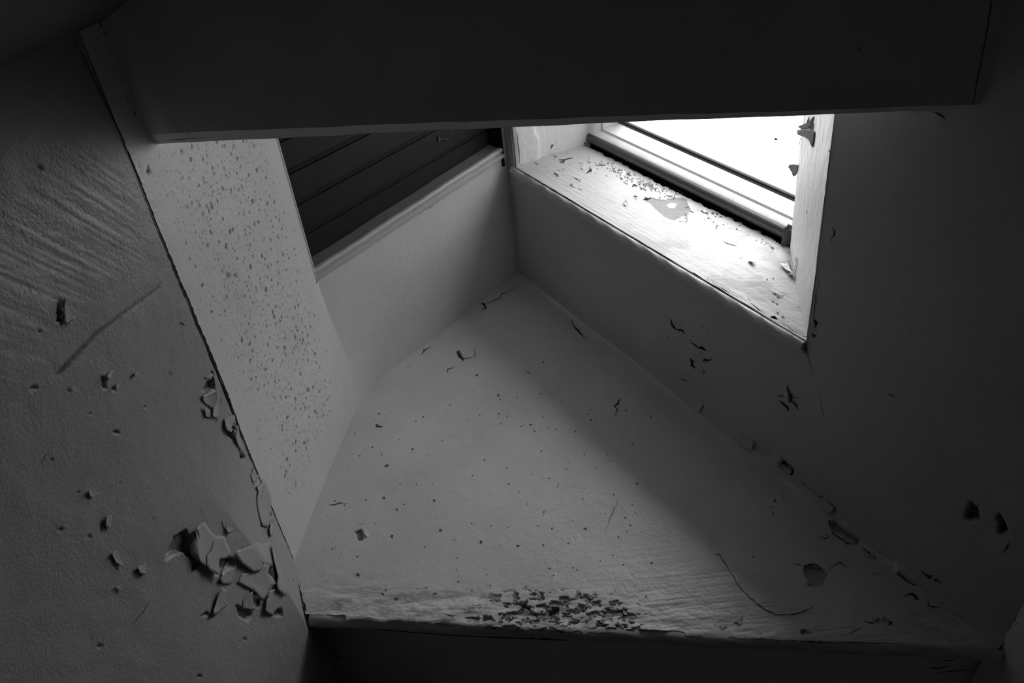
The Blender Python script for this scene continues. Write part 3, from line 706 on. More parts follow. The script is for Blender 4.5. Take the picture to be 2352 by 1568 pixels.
for k, (pts, hg, lf, pw) in enumerate([
        ([(832, 1216), (845, 1220), (846, 1232), (836, 1230)], (848, 1225), .010, 1.2), ([(1054, 806), (1078, 800), (1090, 806), (1086, 822), (1066, 826)], (1090, 815), .008, 1.5),
        ([(1890, 1148), (1912, 1156), (1916, 1172), (1896, 1162)], (1915, 1150), .010, 1.2),
        (c10((1180, 1230), (1200, 1190), (1260, 1200), (1390, 1270), (1420, 1300), (1320, 1318)), (1960, 1222), .016, 1.2),
        (c7((2200, 340), (2225, 390), (2265, 400), (2215, 430)), (1450, 1410), .010, 1.2), (c7((360, 370), (420, 378), (390, 385)), (1082, 1400), .006, 1.2), (c7((1420, 410), (1470, 470), (1440, 470)), (1290, 1428), .010, 1.2),
        (c7((1480, 400), (1540, 350), (1620, 345), (1570, 360), (1590, 395)), (1315, 1392), .008, 1.2), (c7((1760, 455), (1800, 485), (1770, 485)), (1352, 1418), .008, 1.2), (c7((100, 435), (160, 428), (250, 450), (180, 445)), (1035, 1422), .007, 1.2), (c7((450, 455), (520, 440), (540, 470), (490, 475)), (1095, 1428), .009, 1.2),
        ([(1650, 1446), (1668, 1436), (1670, 1440)], (1672, 1448), .006, 1.2), ([(1688, 1428), (1708, 1412), (1700, 1436)], (1712, 1430), .008, 1.2), ([(2016, 1428), (2030, 1420), (2044, 1434)], (2030, 1440), .012, 1.2), ([(2050, 1300), (2064, 1296), (2070, 1316), (2056, 1318)], (2050, 1310), .010, 1.2),
        ([(1985, 1268), (2002, 1275), (2010, 1285), (1994, 1280)], (1990, 1262), .008, 1.2)]):
    flake(sk_fl, pts, hg, lf, floor, M_FLOOR, pw, seed=150 + k)

# rounded nosing along the ledge front
nd = (NOSE_R - NOSE_L) / np.linalg.norm(NOSE_R - NOSE_L); nn = np.array([nd[1], -nd[0], 0])   # towards the room
prof = [(-.016, -.0035), (-.010, -.0035), (-.0095, -.010), (-.003, -.010), (-.0025, -.0015)]
prof += [(.0 + .011 * math.sin(a), -.0125 + .011 * math.cos(a)) for a in np.linspace(.15, math.pi - .3, 9)]
prof += [(-.004, -.0255), (-.016, -.030)]
rngn = np.random.default_rng(3)
def nose_pt(t, a, b):
    w = .0012 * math.sin(t * 31 + 1) + .0009 * math.sin(t * 83 + b * 300)
    return NOSE_L + (NOSE_R - NOSE_L) * t + nn * (a + w * (a > -.002)) + np.array([0, 0, b + w * .6])
trim_1 = structure(sweep('trim_1', prof, nose_pt, M_NOSE, nseg=160), 'rounded grey moulding along the front edge of the ledge', 'moulding')
sk_ns = Skin(Plane(NOSE_L + nn * .011, nn), 5, 0, 0)
ck = Cracks(Skin(Plane(NOSE_L + np.array([0, 0, -.028]) + nn * .0015, nn), 5, 0, 0))
ck.line([(745, 1437), (860, 1444), (960, 1453), (1060, 1460), (1160, 1464), (1300, 1469)], [1.5, 2, 2.2, 2.5, 3, 3.5], .3, lift=0)
ck.build(trim_1)

# riser wall under the ledge, near right wall
def quad_wall(name, label, a, b, z0, z1, mat, n, seed, nu=60, nz=30, amp=.0015):
    s = Skin(Plane(a, n), seed, amp, .0004)
    U, Z = np.meshgrid(np.linspace(0, 1, nu), np.linspace(z0, z1, nz), indexing='ij')
    P = a + (b - a) * U.ravel()[:, None] + np.array([0, 0, 1.]) * Z.ravel()[:, None]
    h, st = s.field(P)
    o = quads_mesh(name, P + s.pl.n * h[:, None], grid_quads(nu, nz), mat, stain_shade=st)
    structure(o, label, 'wall'); return o, s
wall_lower, sk_fr = quad_wall('wall_lower', 'dark plain wall face dropping below the ledge front', FR_L - _fd * .0, FR_R + _fd * .02, -.75, -.018, M_DARKP, P_FR.n, 61, 120, 60)
ck = Cracks(sk_fr)
for l, w in [([(2170, 1516), (2200, 1512)], 6), ([(2135, 1532), (2160, 1535), (2180, 1528)], 4), ([(2150, 1545), (2190, 1540), (2240, 1535)], 2.5), ([(2230, 1518), (2260, 1524)], 2), ([(760, 1480), (775, 1505), (790, 1515)], 3), ([(2200, 1555), (2240, 1550)], 3)]: ck.line(l, w, 1.2)
ck.build(wall_lower)
NR1 = NR0 + NRD * 1.62
wall_near_right, sk_nr = quad_wall('wall_near_right', 'narrow dark wall strip at the lower right with a ragged cracked edge', NR0 - NRD * .012, NR1, -.75, 1.9, M_DARKP, np.array([-.98, -.2, 0]), 67, 90, 200)
ck = Cracks(sk_nr)
for l, w in [([(2350, 1292), (2338, 1330), (2330, 1350), (2320, 1390), (2308, 1430), (2300, 1470)], [5, 6, 5, 4, 3, 2]), ([(2330, 1400), (2336, 1435)], 5)]: ck.line(l, w, 1.5)
ck.build(wall_near_right)

# =================================================================== BEAM ACROSS THE ALCOVE
bt = P_BEAM.n                                   # towards the room
def beam_pt(t, a, b):
    ch = 1 - .75 * min(1, t * 1.2)
    za = .6795 - .0095 * t ** 2 + .0003 * math.sin(t * 23) + .00025 * math.sin(t * 71)
    base = LA - _ld * .012 + (LB - LA + _ld * .024) * t
    if b == 'c': return base + bt * (-.004) + np.array([0, 0, za + .013 * ch + .001])
    if b == 'd': return base + bt * (-.0015) + np.array([0, 0, za + .014 * ch + .003])
    if b == 'e': return base + bt * (-.010 * ch - .004) + np.array([0, 0, za])
    if b == 'f': return base + bt * (-.058) + np.array([0, 0, za + .002])
    return base + bt * a + np.array([0, 0, b])
beam = structure(sweep('beam', [(0, 1.9), (0, 'd'), (0, 'c'), (0, 'e'), (0, 'f'), (-.06, 1.9)], beam_pt, M_BEAM, nseg=60), 'wide dark painted beam crossing above the recess', 'beam')
ck = Cracks(Skin(Plane(LA, bt), 5, 0, 0))
for l, w in [([(1970, 108), (1976, 118)], 9), ([(906, 222), (914, 225)], 5), ([(432, 305), (438, 308)], 5), ([(380, 322), (430, 318), (480, 314)], 1.5), ([(2140, 256), (2156, 260), (2172, 272)], 4), ([(1060, 282), (1080, 280)], 2), ([(2277, 0), (2264, 80), (2248, 160), (2234, 240)], [3, 3, 2.5, 2])]: ck.line(l, w, .6, lift=.001)
ck.build(beam)
sk_bm = Skin(Plane(LA, bt), 5, 0, 0)
flake(sk_rw, [(2142, 258), (2170, 264), (2168, 280), (2160, 268)], (2140, 256), .012, wall_right, M_WIN, 1.2, seed=8)

# =================================================================== SLOPED CEILING AT UPPER LEFT
th = math.radians(27)
def slope_pt(a, d, off=0.0):                     # a along the left wall, d out from it
    q = V0 + FWT * a + FWN * d
    return np.array([q[0], q[1], .820 + d * math.tan(th) + off])
vs = []
for q in ((-.402, .872), (.512, .752), (.63, .545), (.96, -1.12), (-.96, -1.12)):
    d_ = (np.array([q[0], q[1], 0]) - V0) @ FWN
    vs.append(np.array([q[0], q[1], .820 + d_ * math.tan(th)]))
vs += [v + np.array([0, 0, .05]) for v in vs]
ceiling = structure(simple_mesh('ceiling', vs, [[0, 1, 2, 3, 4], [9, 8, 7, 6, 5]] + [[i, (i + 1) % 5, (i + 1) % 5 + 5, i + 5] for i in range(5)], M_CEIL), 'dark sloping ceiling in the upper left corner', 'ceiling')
# alcove ceiling behind the beam
alc = [tuple(LA[:2] - _ld[:2] * .03 - bt[:2] * .03), tuple(LB[:2] + _ld[:2] * .03 - bt[:2] * .03), tuple(C0[:2] + NW_[:2] * .04), (-.36, 1.22)]
structure(prism('ceiling_alcove', [alc[0], alc[1], tuple((C0 + NW_ * .04 - TU * .03)[:2]), (-.37, 1.20)], ZT + .04, ZT + .07, M_WIN), 'flat painted ceiling of the window recess behind the beam', 'ceiling')

# =================================================================== WINDOW (bright)
window_1 = bpy.data.objects.new('window_1', None); COL.objects.link(window_1)
window_1.location = tuple(rw(.42, .1, SILL_Z) * S); window_1['kind'] = 'structure'; window_1['label'] = 'bright white-framed window with a peeling white sill'; window_1['category'] = 'window'
bpy.context.view_layer.update()
def adopt(o):
    o.parent = window_1; o.matrix_parent_inverse = window_1.matrix_world.inverted(); return o
# sill board: weathered top
sk_si = Skin(P_SILL, 91, .0008, .0004)
def si_uw(P): q = P - C0; return q @ TU, q @ NW_
def si_extra(P, u, v):
    a, w = si_uw(P)
    grain = (fbm(w * 260, a * 14, 41, 3) - .5) * .0011 * sstep(.13, .05, w)
    rough = (fbm(a * 45, w * 45, 43, 4) - .5) * .0022 * (sstep(.45, .6, a) * .8 + .25)
    zone = np.exp(-((a - .25) / .09) ** 2) * np.exp(-((w - .148) / .018) ** 2)
    crumb = sstep(.50, .56, fbm(a * 130, w * 130, 44, 4) * (.5 + .5 * zone) + .22 * zone - .12) * sstep(.25, .5, zone)
    return grain + rough - .003 * crumb
def si_stain(P, u, v):
    a, w = si_uw(P)
    zone = np.exp(-((a - .25) / .09) ** 2) * np.exp(-((w - .148) / .018) ** 2)
    crumb = sstep(.50, .56, fbm(a * 130, w * 130, 44, 4) * (.5 + .5 * zone) + .22 * zone - .12) * sstep(.25, .5, zone)
    grey = sstep(.50, .62, fbm(a * 16, w * 22, 46, 4)) * .18 * sstep(.3, .5, a)
    return (1 - .45 * crumb) * (1 - grey)
sk_si.extra = si_extra; sk_si.extra_stain = si_stain
def c4(*c): return cz(c, 1330, 260, .15306)
def c5(*c): return cz(c, 1180, 300, .15306)
def c6(*c): return cz(c, 1560, 440, .2296)
sk_si.pit([(1478, 458), (1486, 453), (1500, 455), (1526, 460), (1532, 456), (1560, 454), (1578, 458), (1578, 468), (1586, 480), (1580, 492), (1560, 500), (1546, 508), (1522, 496), (1508, 482), (1495, 470)], .0013, .50, jag=.003)
sk_si.pits.append((sk_si.poly([(1530, 470), (1540, 465), (1556, 468), (1548, 478), (1536, 478)]), -.0011, 2.0, .002, .001, 0))
for p in [c6((900, 560), (955, 550), (940, 575)), c6((980, 1040), (1010, 1060), (990, 1070))]: sk_si.pit(p, .003, .45)
na, nw = 420, 130
a_ = np.linspace(0, 1, na); w_ = np.linspace(-.002, .173, nw)
Ag, Wg = np.meshgrid(a_, w_, indexing='ij')
u0 = .030 + .015 * Wg / .17; u1 = .823 - .183 * Wg / .168
back = 1 - .0 * Ag
jag = (fbm(a_ * 55, a_ * 0, 61, 4) - .5) * .012 + .002 * np.sin(a_ * 9)
Wj = Wg + jag[:, None] * sstep(.13, .173, Wg)
P = (C0 + TU * (u0 + (u1 - u0) * Ag)[..., None] + NW_ * Wj[..., None] + np.array([0, 0, SILL_Z])).reshape(-1, 3)
h, st = sk_si.field(P)
sill = adopt(quads_mesh('sill', P + np.array([0, 0, 1.]) * h[:, None], grid_quads(na, nw)[:, ::-1], M_SILL, stain_shade=st))
ck = Cracks(sk_si)
for l, w in [(c5((320, 480), (370, 515)), 3), (c5((680, 440), (760, 440), (890, 410)), 3.5), (c5((690, 480), (760, 470), (750, 510)), 4), (c5((1090, 640), (1160, 595), (1140, 560)), 4), (c5((1160, 595), (1215, 615)), 3), (c5((600, 640), (680, 690)), 5), (c5((970, 870), (1030, 895)), 5), (c5((920, 720), (1010, 770)), 2.5),
             (c5((1230, 520), (1370, 520)), 6), (c5((790, 330), (810, 345)), 3), (c5((840, 520), (820, 500)), 2.5), (c5((1240, 935), (1290, 950)), 2), (c5((1380, 855), (1425, 855)), 2), (c5((1030, 530), (1075, 540)), 4), (c5((460, 540), (490, 555)), 2.5), (c5((660, 600), (700, 595)), 2.5), (c5((980, 490), (1050, 490)), 2),
             (c4((630, 990), (690, 920)), 9), (c4((820, 1070), (880, 1090)), 6), (c4((930, 1070), (985, 1080)), 6), (c4((1390, 1110), (1500, 1170), (1640, 1240)), 4), (c4((970, 1300), (1080, 1265)), 7), (c4((840, 1290), (875, 1285)), 3), (c4((820, 1240), (880, 1255)), 2), (c4((1590, 1410), (1650, 1415)), 2), (c4((1660, 1470), (1720, 1490)), 5),
             (c6((100, 195), (150, 210)), 4), (c6((280, 265), (310, 270)), 4), (c6((400, 255), (440, 255)), 2.5), (c6((440, 500), (500, 530), (580, 540)), 1.6), (c6((600, 660), (625, 670)), 3), (c6((700, 690), (770, 740)), 3), (c6((1090, 700), (1120, 770), (1170, 850)), 2), (c6((1090, 850), (1180, 860)), 3), (c6((930, 1015), (990, 1045), (1045, 1050)), 3), (c6((840, 905), (875, 915)), 2), (c6((1225, 1275), (1260, 1280)), 3), (c6((950, 570), (900, 635)), 1.6), (c6((1070, 700), (1130, 690)), 1.5), (c6((935, 1095), (990, 1130)), 3), (c6((0, 300), (80, 310)), 3)]:
    ck.line(l, w, .7, lift=.0006)
ck.build(sill)
ck = Cracks(sk_si)
for x, y, r in [(1613, 486, 6), (1624, 490, 5), (1637, 490, 5), (1647, 492, 5), (1628, 501, 3), (1656, 498, 3), (1645, 523, 3), (1648, 518, 3), (1700, 518, 3), (1692, 526, 3), (1774, 569, 5), (1724, 603, 4), (1776, 640, 3), (1762, 643, 3), (1775, 692, 3), (1785, 698, 4), (1470, 425, 4), (1480, 422, 4), (1355, 365, 3), (1440, 372, 3)]:
    ck.fleck(x, y, r * .75, .5)
rng = np.random.default_rng(12)
for k in range(110):                       # fine dirt along the back of the sill
    t = rng.uniform(0, 1); x = 1385 + 175 * t + rng.normal() * 12; y = 372 + 78 * t + rng.normal() * 9 + 4
    ck.fleck(x, y, rng.uniform(1.0, 2.6))
for k in range(45):
    t = rng.uniform(0, 1); x = 1600 + 190 * t; y = 488 + 85 * t + rng.normal() * 6
    ck.fleck(x, y, rng.uniform(.7, 1.8))
ck.build(sill, M_SPECK, 'dirt_flecks')
SFL = [
    (c5((610, 640), (640, 610), (700, 680), (680, 695)), (1270, 395), .010), (c5((840, 830), (900, 790), (950, 840), (900, 860)), (1312, 433), .010), (c5((1110, 470), (1150, 400), (1175, 440), (1160, 490)), (1345, 372), .016),
    (c5((1010, 570), (1050, 520), (1080, 545), (1040, 590)), (1334, 392), .010), (c5((1140, 560), (1225, 610), (1160, 655), (1180, 600)), (1370, 400), .009), (c5((600, 380), (660, 350), (650, 410)), (1275, 352), .008), (c5((910, 700), (1020, 760), (980, 745)), (1330, 405), .007), (c5((740, 570), (790, 600), (760, 590)), (1292, 385), .007),
    (c5((1645, 1100), (1700, 1060), (1725, 1110), (1690, 1140)), (1436, 478), .014), (c5((1600, 700), (1640, 640), (1690, 660), (1640, 730)), (1440, 415), .013), (c5((1640, 770), (1720, 755), (1720, 800)), (1430, 425), .010), (c5((1880, 840), (1930, 820), (1970, 890), (1920, 870)), (1465, 440), .010),
    (c5((1790, 800), (1820, 790), (1865, 835), (1810, 825)), (1455, 418), .009), (c5((1800, 970), (1870, 990), (1820, 1000)), (1470, 445), .007), (c5((1910, 800), (1960, 790), (1950, 830)), (1480, 420), .009),
    (c4((970, 1300), (1000, 1250), (1080, 1265)), (1500, 448), .012), (c4((1300, 1240), (1330, 1205), (1355, 1240)), (1535, 455), .008), (c6((690, 700), (710, 680), (770, 740), (720, 730)), (1740, 592), .009), (c6((1000, 745), (1085, 725), (1120, 800), (1110, 850), (1060, 800)), (1840, 610), .014),
    (c6((1120, 800), (1160, 830), (1180, 865), (1090, 855)), (1832, 620), .009), (c6((930, 1015), (1000, 1040), (1045, 1055), (1000, 1065)), (1785, 690), .008), (c6((960, 1190), (1000, 1200), (990, 1220)), (1800, 710), .006), (c6((1010, 1240), (1060, 1245), (1030, 1260)), (1800, 720), .006)]
for k, (pts, hg, lf) in enumerate(SFL):
    flake(sk_si, pts, hg, lf, sill, M_FLAKE_W, 1.3, seed=300 + k, jag=.6)
# body of the sill under its painted top, ends against the frame
p_ = [rw(.02, .004, 0), rw(.835, .004, 0), rw(.650, .170, 0), rw(.038, .170, 0)]
o = prism('sill_board', [tuple(q[:2]) for q in p_], .262, SILL_Z - .006, M_CRACK); adopt(o)
# moulding in front of the sill
def sn(t, a, b):
    w = .0010 * math.sin(t * 27 + 2) + .0008 * math.sin(t * 91 + b * 500)
    return rw(.028 + .795 * t, -a - w * (a > .004), SILL_Z + b + w * .5 - .001 * math.sin(t * 3.1))
prof = [(-.004, -.0015), (.0015, -.0015), (.002, -.006), (.004, -.006), (.0045, -.001)]
prof += [(.005 + .0078 * math.sin(a), -.0083 + .0078 * math.cos(a)) for a in np.linspace(.1, math.pi - .25, 9)]
prof += [(.0045, -.0178), (.0042, -.0225), (-.002, -.0245), (-.004, -.02)]
nosing = adopt(sweep('sill_nosing', prof, sn, M_NOSE, nseg=140))
sk_sn = Skin(Plane(rw(0, -.013, 0), -NW_), 5, 0, 0)
ck = Cracks(sk_sn)
for l, w in [(c6((920, 1250), (955, 1255), (990, 1275)), 8), (c6((690, 1065), (725, 1090)), 5), (c6((275, 860), (300, 885)), 4), (c6((140, 800), (180, 835), (230, 860)), 3), (c6((1030, 1310), (1120, 1370), (1230, 1440)), 2.2), (c6((330, 900), (470, 990), (600, 1060)), 1.6), (c6((720, 1110), (800, 1180), (860, 1215)), 2.2), (c6((1240, 1440), (1285, 1450)), 7),
             (c5((430, 800), (500, 860)), 4), (c5((540, 870), (700, 965)), 3.5), (c5((740, 970), (820, 1010), (830, 1050)), 2.5), (c5((160, 640), (340, 760)), 3), (c5((1100, 1180), (1250, 1270)), 2)]: ck.line(l, w, .6, lift=.001)
ck.build(nosing)
# reveals
def patch(name, A, B, Cc, D, mat, n, seed, nu, nz, amp=.0012, stain_fn=None, bend=None):
    s = Skin(Plane(A, n), seed, amp, .0006)
    U, Z = np.meshgrid(np.linspace(0, 1, nu), np.linspace(0, 1, nz), indexing='ij')
    U = U.ravel()[:, None]; Z = Z.ravel()[:, None]
    P = (A * (1 - U) + B * U) * (1 - Z) + (D * (1 - U) + Cc * U) * Z
    h, st = s.field(P)
    if bend is not None: h = h + bend(U.ravel(), Z.ravel())
    return quads_mesh(name, P + s.pl.n * h[:, None], grid_quads(nu, nz), mat, stain_shade=st), s
jl, sk_jl = patch('jamb_left', rw(.030, -.001, .27), rw(.052, .20, .27), rw(.046, .20, ZT), rw(.033, -.001, ZT), M_JAMB, TU + NW_ * -.1, 95, 60, 200,
                  bend=lambda U, Z: (.0035 + .002 * fbm(U * 30, Z * 60, 9, 4)) * sstep(.31, .27, U + .06 * (fbm(U * 0, Z * 25, 6, 3) - .5)) * sstep(0, .05, U) - .002)
adopt(jl)
ck = Cracks(sk_jl)
for l, w in [([(1183, 300), (1187, 340), (1190, 372)], 2.2), (c5((560, 270), (580, 220), (600, 210)), 2.5), (c5((600, 210), (660, 165)), 1), (c5((90, 490), (130, 530)), 8), (c5((1050, 185), (1090, 190)), 5)]: ck.line(l, w, .5, lift=.008 if l[0][0] < 1200 else .001)
ck.build(jl)
_jn = np.cross(rw(.797, 0, ZT) - rw(.8245, 0, .275), rw(.639, .168, .275) - rw(.8245, 0, .275)); _jn /= np.linalg.norm(_jn)
if _jn @ -TU < 0: _jn = -_jn
jr, sk_jr = patch('jamb_right', rw(.8245, -.001, .275), rw(.639, .168, .275), rw(.612, .168, ZT), rw(.797, -.001, ZT), M_JAMB, _jn, 97, 90, 260, amp=.0014)
adopt(jr)
sk_jr.pl = Plane(rw(.8245, 0, .275), _jn)
def c11(*c): return cz(c, 1780, 240, .1148)
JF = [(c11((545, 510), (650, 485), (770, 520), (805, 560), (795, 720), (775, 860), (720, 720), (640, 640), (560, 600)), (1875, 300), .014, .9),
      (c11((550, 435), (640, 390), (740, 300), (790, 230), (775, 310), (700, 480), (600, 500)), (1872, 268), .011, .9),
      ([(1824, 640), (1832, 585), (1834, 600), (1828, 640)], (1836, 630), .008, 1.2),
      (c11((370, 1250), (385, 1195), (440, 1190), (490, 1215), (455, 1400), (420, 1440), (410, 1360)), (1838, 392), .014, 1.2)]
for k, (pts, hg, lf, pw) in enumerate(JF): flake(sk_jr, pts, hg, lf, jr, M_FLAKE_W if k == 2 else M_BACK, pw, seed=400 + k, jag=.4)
ck = Cracks(sk_jr)
for l, w in [([(1856, 483), (1857, 490)], 3.5), ([(1908, 344), (1911, 352)], 6), (c11((650, 400), (690, 330), (700, 240)), 5), (c11((720, 330), (740, 420), (745, 510)), 10), (c11((575, 175), (555, 330), (548, 440)), 1.2), (c11((540, 560), (525, 760), (518, 970)), 2), ([(1865, 515), (1866, 519)], 2), ([(1830, 592), (1832, 600)], 2.5), ([(1867, 506), (1868, 509)], 2)]: ck.line(l, w, .4, lift=.002)
ck.build(jr)
adopt(prism('jamb_core', [tuple(rw(.822, .006, 0)[:2]), tuple(rw(.660, .172, 0)[:2]), tuple(rw(.83, .172, 0)[:2])], .26, 1.1, M_CRACK))
adopt(prism('head', [tuple(rw(.02, .0, 0)[:2]), tuple(rw(.83, .0, 0)[:2]), tuple(rw(.83, .30, 0)[:2]), tuple(rw(.02, .30, 0)[:2])], ZT, ZT + .035, M_JAMB))
# frame: rebate bead, ledge, inner step, gasket
UL, UR = .034, .800
bead = [(.196, .2915), (.188, .2915)] + [(.187 - .009 * math.sin(a), .3025 - .0105 * math.cos(a)) for a in np.linspace(.2, math.pi - .15, 9)] + [(.196, .3145)]
ledge = [(.186, .3130), (.188, .3155), (.203, .3195), (.2035, .3165), (.2055, .3165), (.206, .3235), (.2395, .3315), (.2395, .2915), (.186, .2915)]
gask = [(.2395, .3215), (.2395, .3330), (.2410, .3345), (.2412, .3330), (.2425, .3330), (.2430, .3370), (.2460, .3390), (.2480, .3390), (.2480, .3215)]
def rail(t, w, z): return rw(UL + (UR - UL) * t, w, z)
def rail_top(t, w, z): return rw(UL + (UR - UL) * t, w, (ZT - .005) - (z - .2915))
def stile_l(t, w, z): return rw(UL + (z - .2915) * 1.25, w, .2915 + ((ZT - .005) - .2915) * t)
def stile_r(t, w, z): return rw(UR - (z - .2915) * 1.25, w, .2915 + ((ZT - .005) - .2915) * t)
for nm, fn in (('frame_rail', rail), ('frame_rail', rail_top), ('frame_stile', stile_l), ('frame_stile', stile_r)):
    o = adopt(sweep(nm, ledge, fn, M_FRAME))
    if fn in (rail, rail_top):
        b = sweep('bead', bead, fn, M_BEAD, o)
    g = sweep('gasket', gask, fn, M_RUBBER, o)
gp = [rw(UL + .03, .2445, .325), rw(UR - .03, .2445, .325), rw(UR - .03, .2445, ZT - .03), rw(UL + .03, .2445, ZT - .03)]
gp += [q + NW_ * .0025 for q in gp]
adopt(prism('dark_gap_block', [tuple(rw(UL - .01, .1885, 0)[:2]), tuple(rw(UR + .01, .1885, 0)[:2]), tuple(rw(UR + .01, .25, 0)[:2]), tuple(rw(UL - .01, .25, 0)[:2])], .255, .2935, M_GAP))  # black block added for the shaded gap under the frame; stops light leaking
glass = adopt(simple_mesh('glass_pane', gp, [[0, 1, 2, 3], [7, 6, 5, 4], [0, 4, 5, 1], [1, 5, 6, 2], [2, 6, 7, 3], [3, 7, 4, 0]], M_GLASS))
sk_gl = Skin(Plane(rw(0, .2435, 0), -NW_), 5, 0, 0)
flake(sk_gl, [(1778, 317), (1784, 316), (1788, 321), (1782, 322)], (1780, 316), .001, glass, M_BEAD, 1, seed=2, jag=.3, name='speck')

# =================================================================== BOARDED WINDOW (dark)
window_2 = bpy.data.objects.new('window_2', None); COL.objects.link(window_2)
def lw(a, d, z): return np.array([c_top[0], c_top[1], 0]) + np.array([.6532, .7572, 0]) * a + np.array([-.7572, .6532, 0]) * d + np.array([0, 0, z])
LWL = float(np.linalg.norm(e0 - c_top))
window_2.location = tuple(lw(LWL / 2, .05, .3) * S); window_2['kind'] = 'structure'; window_2['label'] = 'dark window opening closed with horizontal black planks'; window_2['category'] = 'window'
bpy.context.view_layer.update()
def adopt2(o):
    o.parent = window_2; o.matrix_parent_inverse = window_2.matrix_world.inverted(); return o
aR = LWL - .020
def zs_(t): return .2935 + .0130 * t
def lsill(t, d, z):
    w = .0003 * math.sin(t * 20) + .0002 * math.sin(t * 67)
    return lw(-.022 + (aR + .022) * t, d + w, zs_(t) + z + w)
fas = [(.004, .0), (-.0015, .0), (-.002, .0065), (.0, .0078), (.0045, .0082), (.0045, .0100), (.002, .0115)]
fas += [(.005 - .0045 * math.cos(a), .0165 - .0045 * math.sin(a) * -1) for a in np.linspace(-.6, 1.5, 6)] + [(.010, .0205), (.010, -.002)]
adopt2(sweep('sill_rail', fas, lsill, M_NOSE, nseg=80))
D0 = .036
M_DIRTY = mat_plain('dirty_ledge', .16, .7, .2)
adopt2(sweep('sill_top', [(.0095, .0), (.0095, .0185), (.035, .0235), (.035, .0)], lsill, M_DIRTY, nseg=40))
pz = [.290, .3615, .4190, .4755, .532, .589, .646, .703, .76, .82]
for k in range(len(pz) - 1):
    z0, z1 = pz[k] + .0017, pz[k + 1] - .0017
    pr = [(D0, z0), (D0, z0 + .0025), (D0 + .0012, z0 + .0035), (D0 - .0012, z0 + .0045), (D0 - .0012, z0 + .0062), (D0 + .0004, z0 + .0072), (D0 + .0018, z1 - .001), (D0 + .003, z1), (D0 + .012, z1), (D0 + .012, z0)]
    adopt2(sweep('plank', pr, lambda t, a, b: lw(-.06 + (aR + .07) * t, a, b), M_PLANK, smooth=False))
bk = [lw(-.08, D0 + .013, .27), lw(aR + .03, D0 + .013, .27), lw(aR + .03, D0 + .013, 1.1), lw(-.08, D0 + .013, 1.1)]
bk += [q + np.array([-.7572, .6532, 0]) * .01 for q in bk]
adopt2(simple_mesh('backing', bk, [[0, 1, 2, 3], [7, 6, 5, 4], [0, 4, 5, 1], [1, 5, 6, 2], [2, 6, 7, 3], [3, 7, 4, 0]], M_GAP))
# jamb strips at each end of the opening
def jstrip(nm, a0, a1, d0, d1, mat):
    q = [lw(a0, d0, .285), lw(a1, d0, .285), lw(a1, d1, .285), lw(a0, d1, .285)]
    return adopt2(prism(nm, [tuple(x[:2]) for x in q], .285, 1.08, mat))
jstrip('jamb_strip', aR - .001, aR + .003, .001, D0 + .01, M_GAP)
pe = ptp[jc]
sd = (c_top - v0) / np.linalg.norm(c_top - v0)
for off, mat in ((.0, M_NOSE), (.006, M_NOSE)):
    q0 = pe + sd * (off + .0008); q1 = pe + sd * (off + .0050); nrm2 = np.array([-sd[1], sd[0]])
    adopt2(prism('jamb_strip', [tuple(q0 + nrm2 * .0005), tuple(q1 + nrm2 * .0005), tuple(q1 + nrm2 * .05), tuple(q0 + nrm2 * .05)], .295, 1.08, mat))
# pale smudge marks laid just over a board
sk_pk = Skin(Plane(lw(0, D0 - .001, 0), LWN), 5, 0, 0)
M_SMEAR = mat_plain('pale_smudge', .055, .7, .3)
def pls(*c): return cz(c, 960, 270, .12116)
ck = Cracks(sk_pk)
for l, w in [(pls((392, 470), (405, 420), (402, 380), (408, 330)), [1, 6, 6, 1]), (pls((430, 420), (470, 400), (520, 405), (570, 415), (620, 400)), [1, 5, 4, 6, 1]), (pls((600, 290), (640, 250), (650, 215)), [1, 3, 3]), (pls((522, 255), (530, 230), (548, 215)), [2, 3, 1])]:
    ck.line(l, w, .8, lift=.0004)
sm = ck.build(None, M_SMEAR, 'pale_smudge'); adopt2(sm)
# =================================================================== LOOSE THINGS ON THE SILL
def thing(o, label, cat, group=None):
    o['label'] = label; o['category'] = cat
    if group: o['group'] = group
    return o
bm = bmesh.new(); bmesh.ops.create_icosphere(bm, subdivisions=4, radius=1.0)
rng = np.random.default_rng(5)
for v in bm.verts:
    c = np.array(v.co); n_ = float(fbm(np.array([c[0] * 2.2 + 5]), np.array([c[1] * 2.2 + c[2] * 1.7]), 3, 4)[0]); m_ = float(vnoise(np.array([c[0] * 6 + c[2] * 3]), np.array([c[1] * 6 - c[2] * 4]), 8)[0])
    v.co = Vector(c * (.55 + .6 * n_ + .35 * m_))
me = bpy.data.meshes.new('filler_lump'); bm.to_mesh(me); bm.free()
for v in me.vertices: v.co = Vector((v.co.x * .009 * S, v.co.y * .009 * S, v.co.z * .020 * S))
lump = link('filler_lump', me, M_LUMP)
pc = P_SILL.hit(1812, 564)
lump.location = tuple((pc + np.array([-.002, .004, .014])) * S)
thing(lump, 'dark crumbly lump of old filler at the right end of the white sill', 'debris')
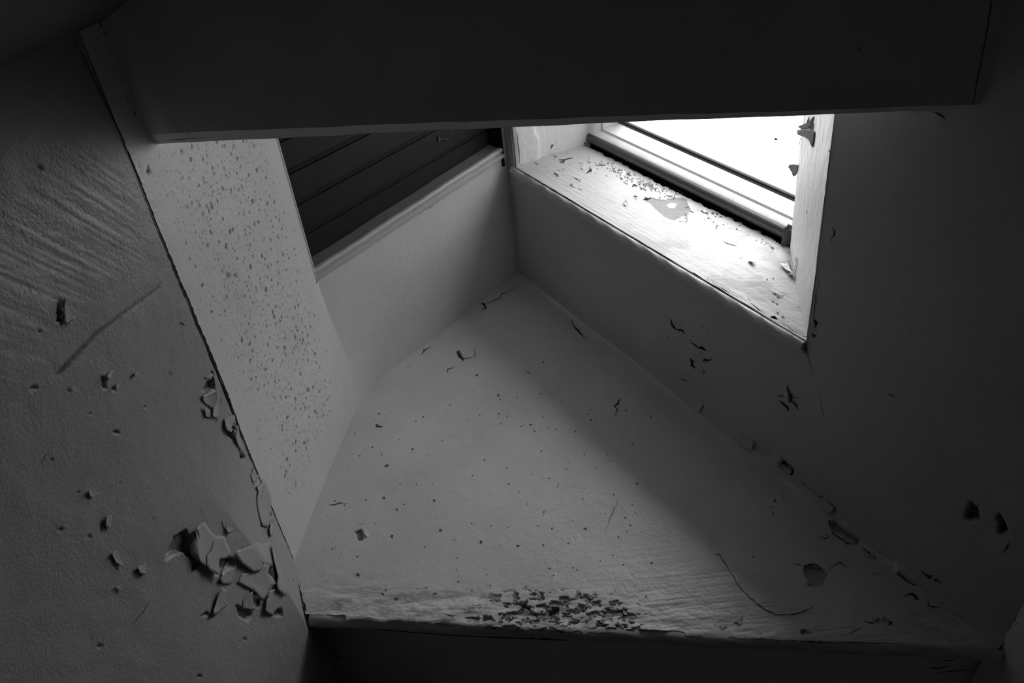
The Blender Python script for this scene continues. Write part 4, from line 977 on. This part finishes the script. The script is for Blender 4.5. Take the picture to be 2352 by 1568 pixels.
for k, (pts, hg, lf, cu, lab) in enumerate([
        (c6((55, 240), (75, 228), (108, 290), (85, 300)), (1566, 502), .014, .006, 'curled grey paint chip lying at the near corner of the bare wood patch'),
        (c5((1640, 1105), (1700, 1065), (1725, 1105), (1690, 1140)), (1436, 478), .012, .003, 'folded paint chip lying alone left of the bare wood patch'),
        (c6((235, 190), (262, 185), (270, 215), (240, 215)), (1620, 490), .008, .002, 'small dark paint chip lying right of the bare wood patch')]):
    o = flake(sk_si, pts, hg, lf, None, M_FLAKE_W, 1.2, seed=500 + k, jag=.5, curl=cu, name='paint_chip', lift0=.001)
    thing(o, lab, 'paint chip', 'loose paint chips on the window sill')

# =================================================================== CLOSED SHELL AROUND IT ALL
def shell(name, plan, z0, z1): return structure(prism(name, plan, z0, z1, M_SHELL), 'plain masonry closing the building, ' + name.replace('_', ' '), 'wall')
def pl2(*q): return [tuple(np.asarray(x)[:2]) for x in q]
# outer half of the window wall, around the opening
shell('wall_outer_low', pl2(rw(-1.2, .03, 0), rw(2.4, .03, 0), rw(2.4, .30, 0), rw(-1.2, .30, 0)), -.95, .262)
shell('wall_outer_high', pl2(rw(-1.2, .03, 0), rw(2.4, .03, 0), rw(2.4, .30, 0), rw(-1.2, .30, 0)), ZT + .03, 2.4)
shell('wall_outer_left', pl2(rw(-1.2, .03, 0), rw(.030, .03, 0), rw(.030, .30, 0), rw(-1.2, .30, 0)), .262, 1.05)
shell('wall_outer_right', pl2(rw(.828, .03, 0), rw(2.4, .03, 0), rw(2.4, .30, 0), rw(.800, .30, 0), rw(.800, .175, 0), rw(.828, .175, 0)), .262, 1.05)
PLAN = [(-1.7, -1.7), (1.9, -1.7), (1.9, -.6)] + pl2(rw(2.4, .3, 0), rw(-1.2, .3, 0)) + [(-1.7, 2.9)]
shell('wall_back', [(-1.7, -1.7), (1.9, -1.7), (1.9, -1.6), (-1.7, -1.6)], -.95, 2.4)
shell('wall_outer_side', [(-1.7, -1.7), (-1.6, -1.7), (-1.6, 2.9), (-1.7, 2.9)], -.95, 2.4)
shell('wall_far', [(-1.7, 2.8), (0.2, 2.8), (0.2, 2.9), (-1.7, 2.9)], -.95, 2.4)
shell('wall_rear_right', [(1.1, -1.7), (1.9, -1.7), (1.9, -.6), (1.439, -.3701), (1.1, -.2)], -.95, 2.4)
shell('ceiling_outer', PLAN, 2.4, 2.5)
shell('floor_lower', PLAN, -1.0, -.74)
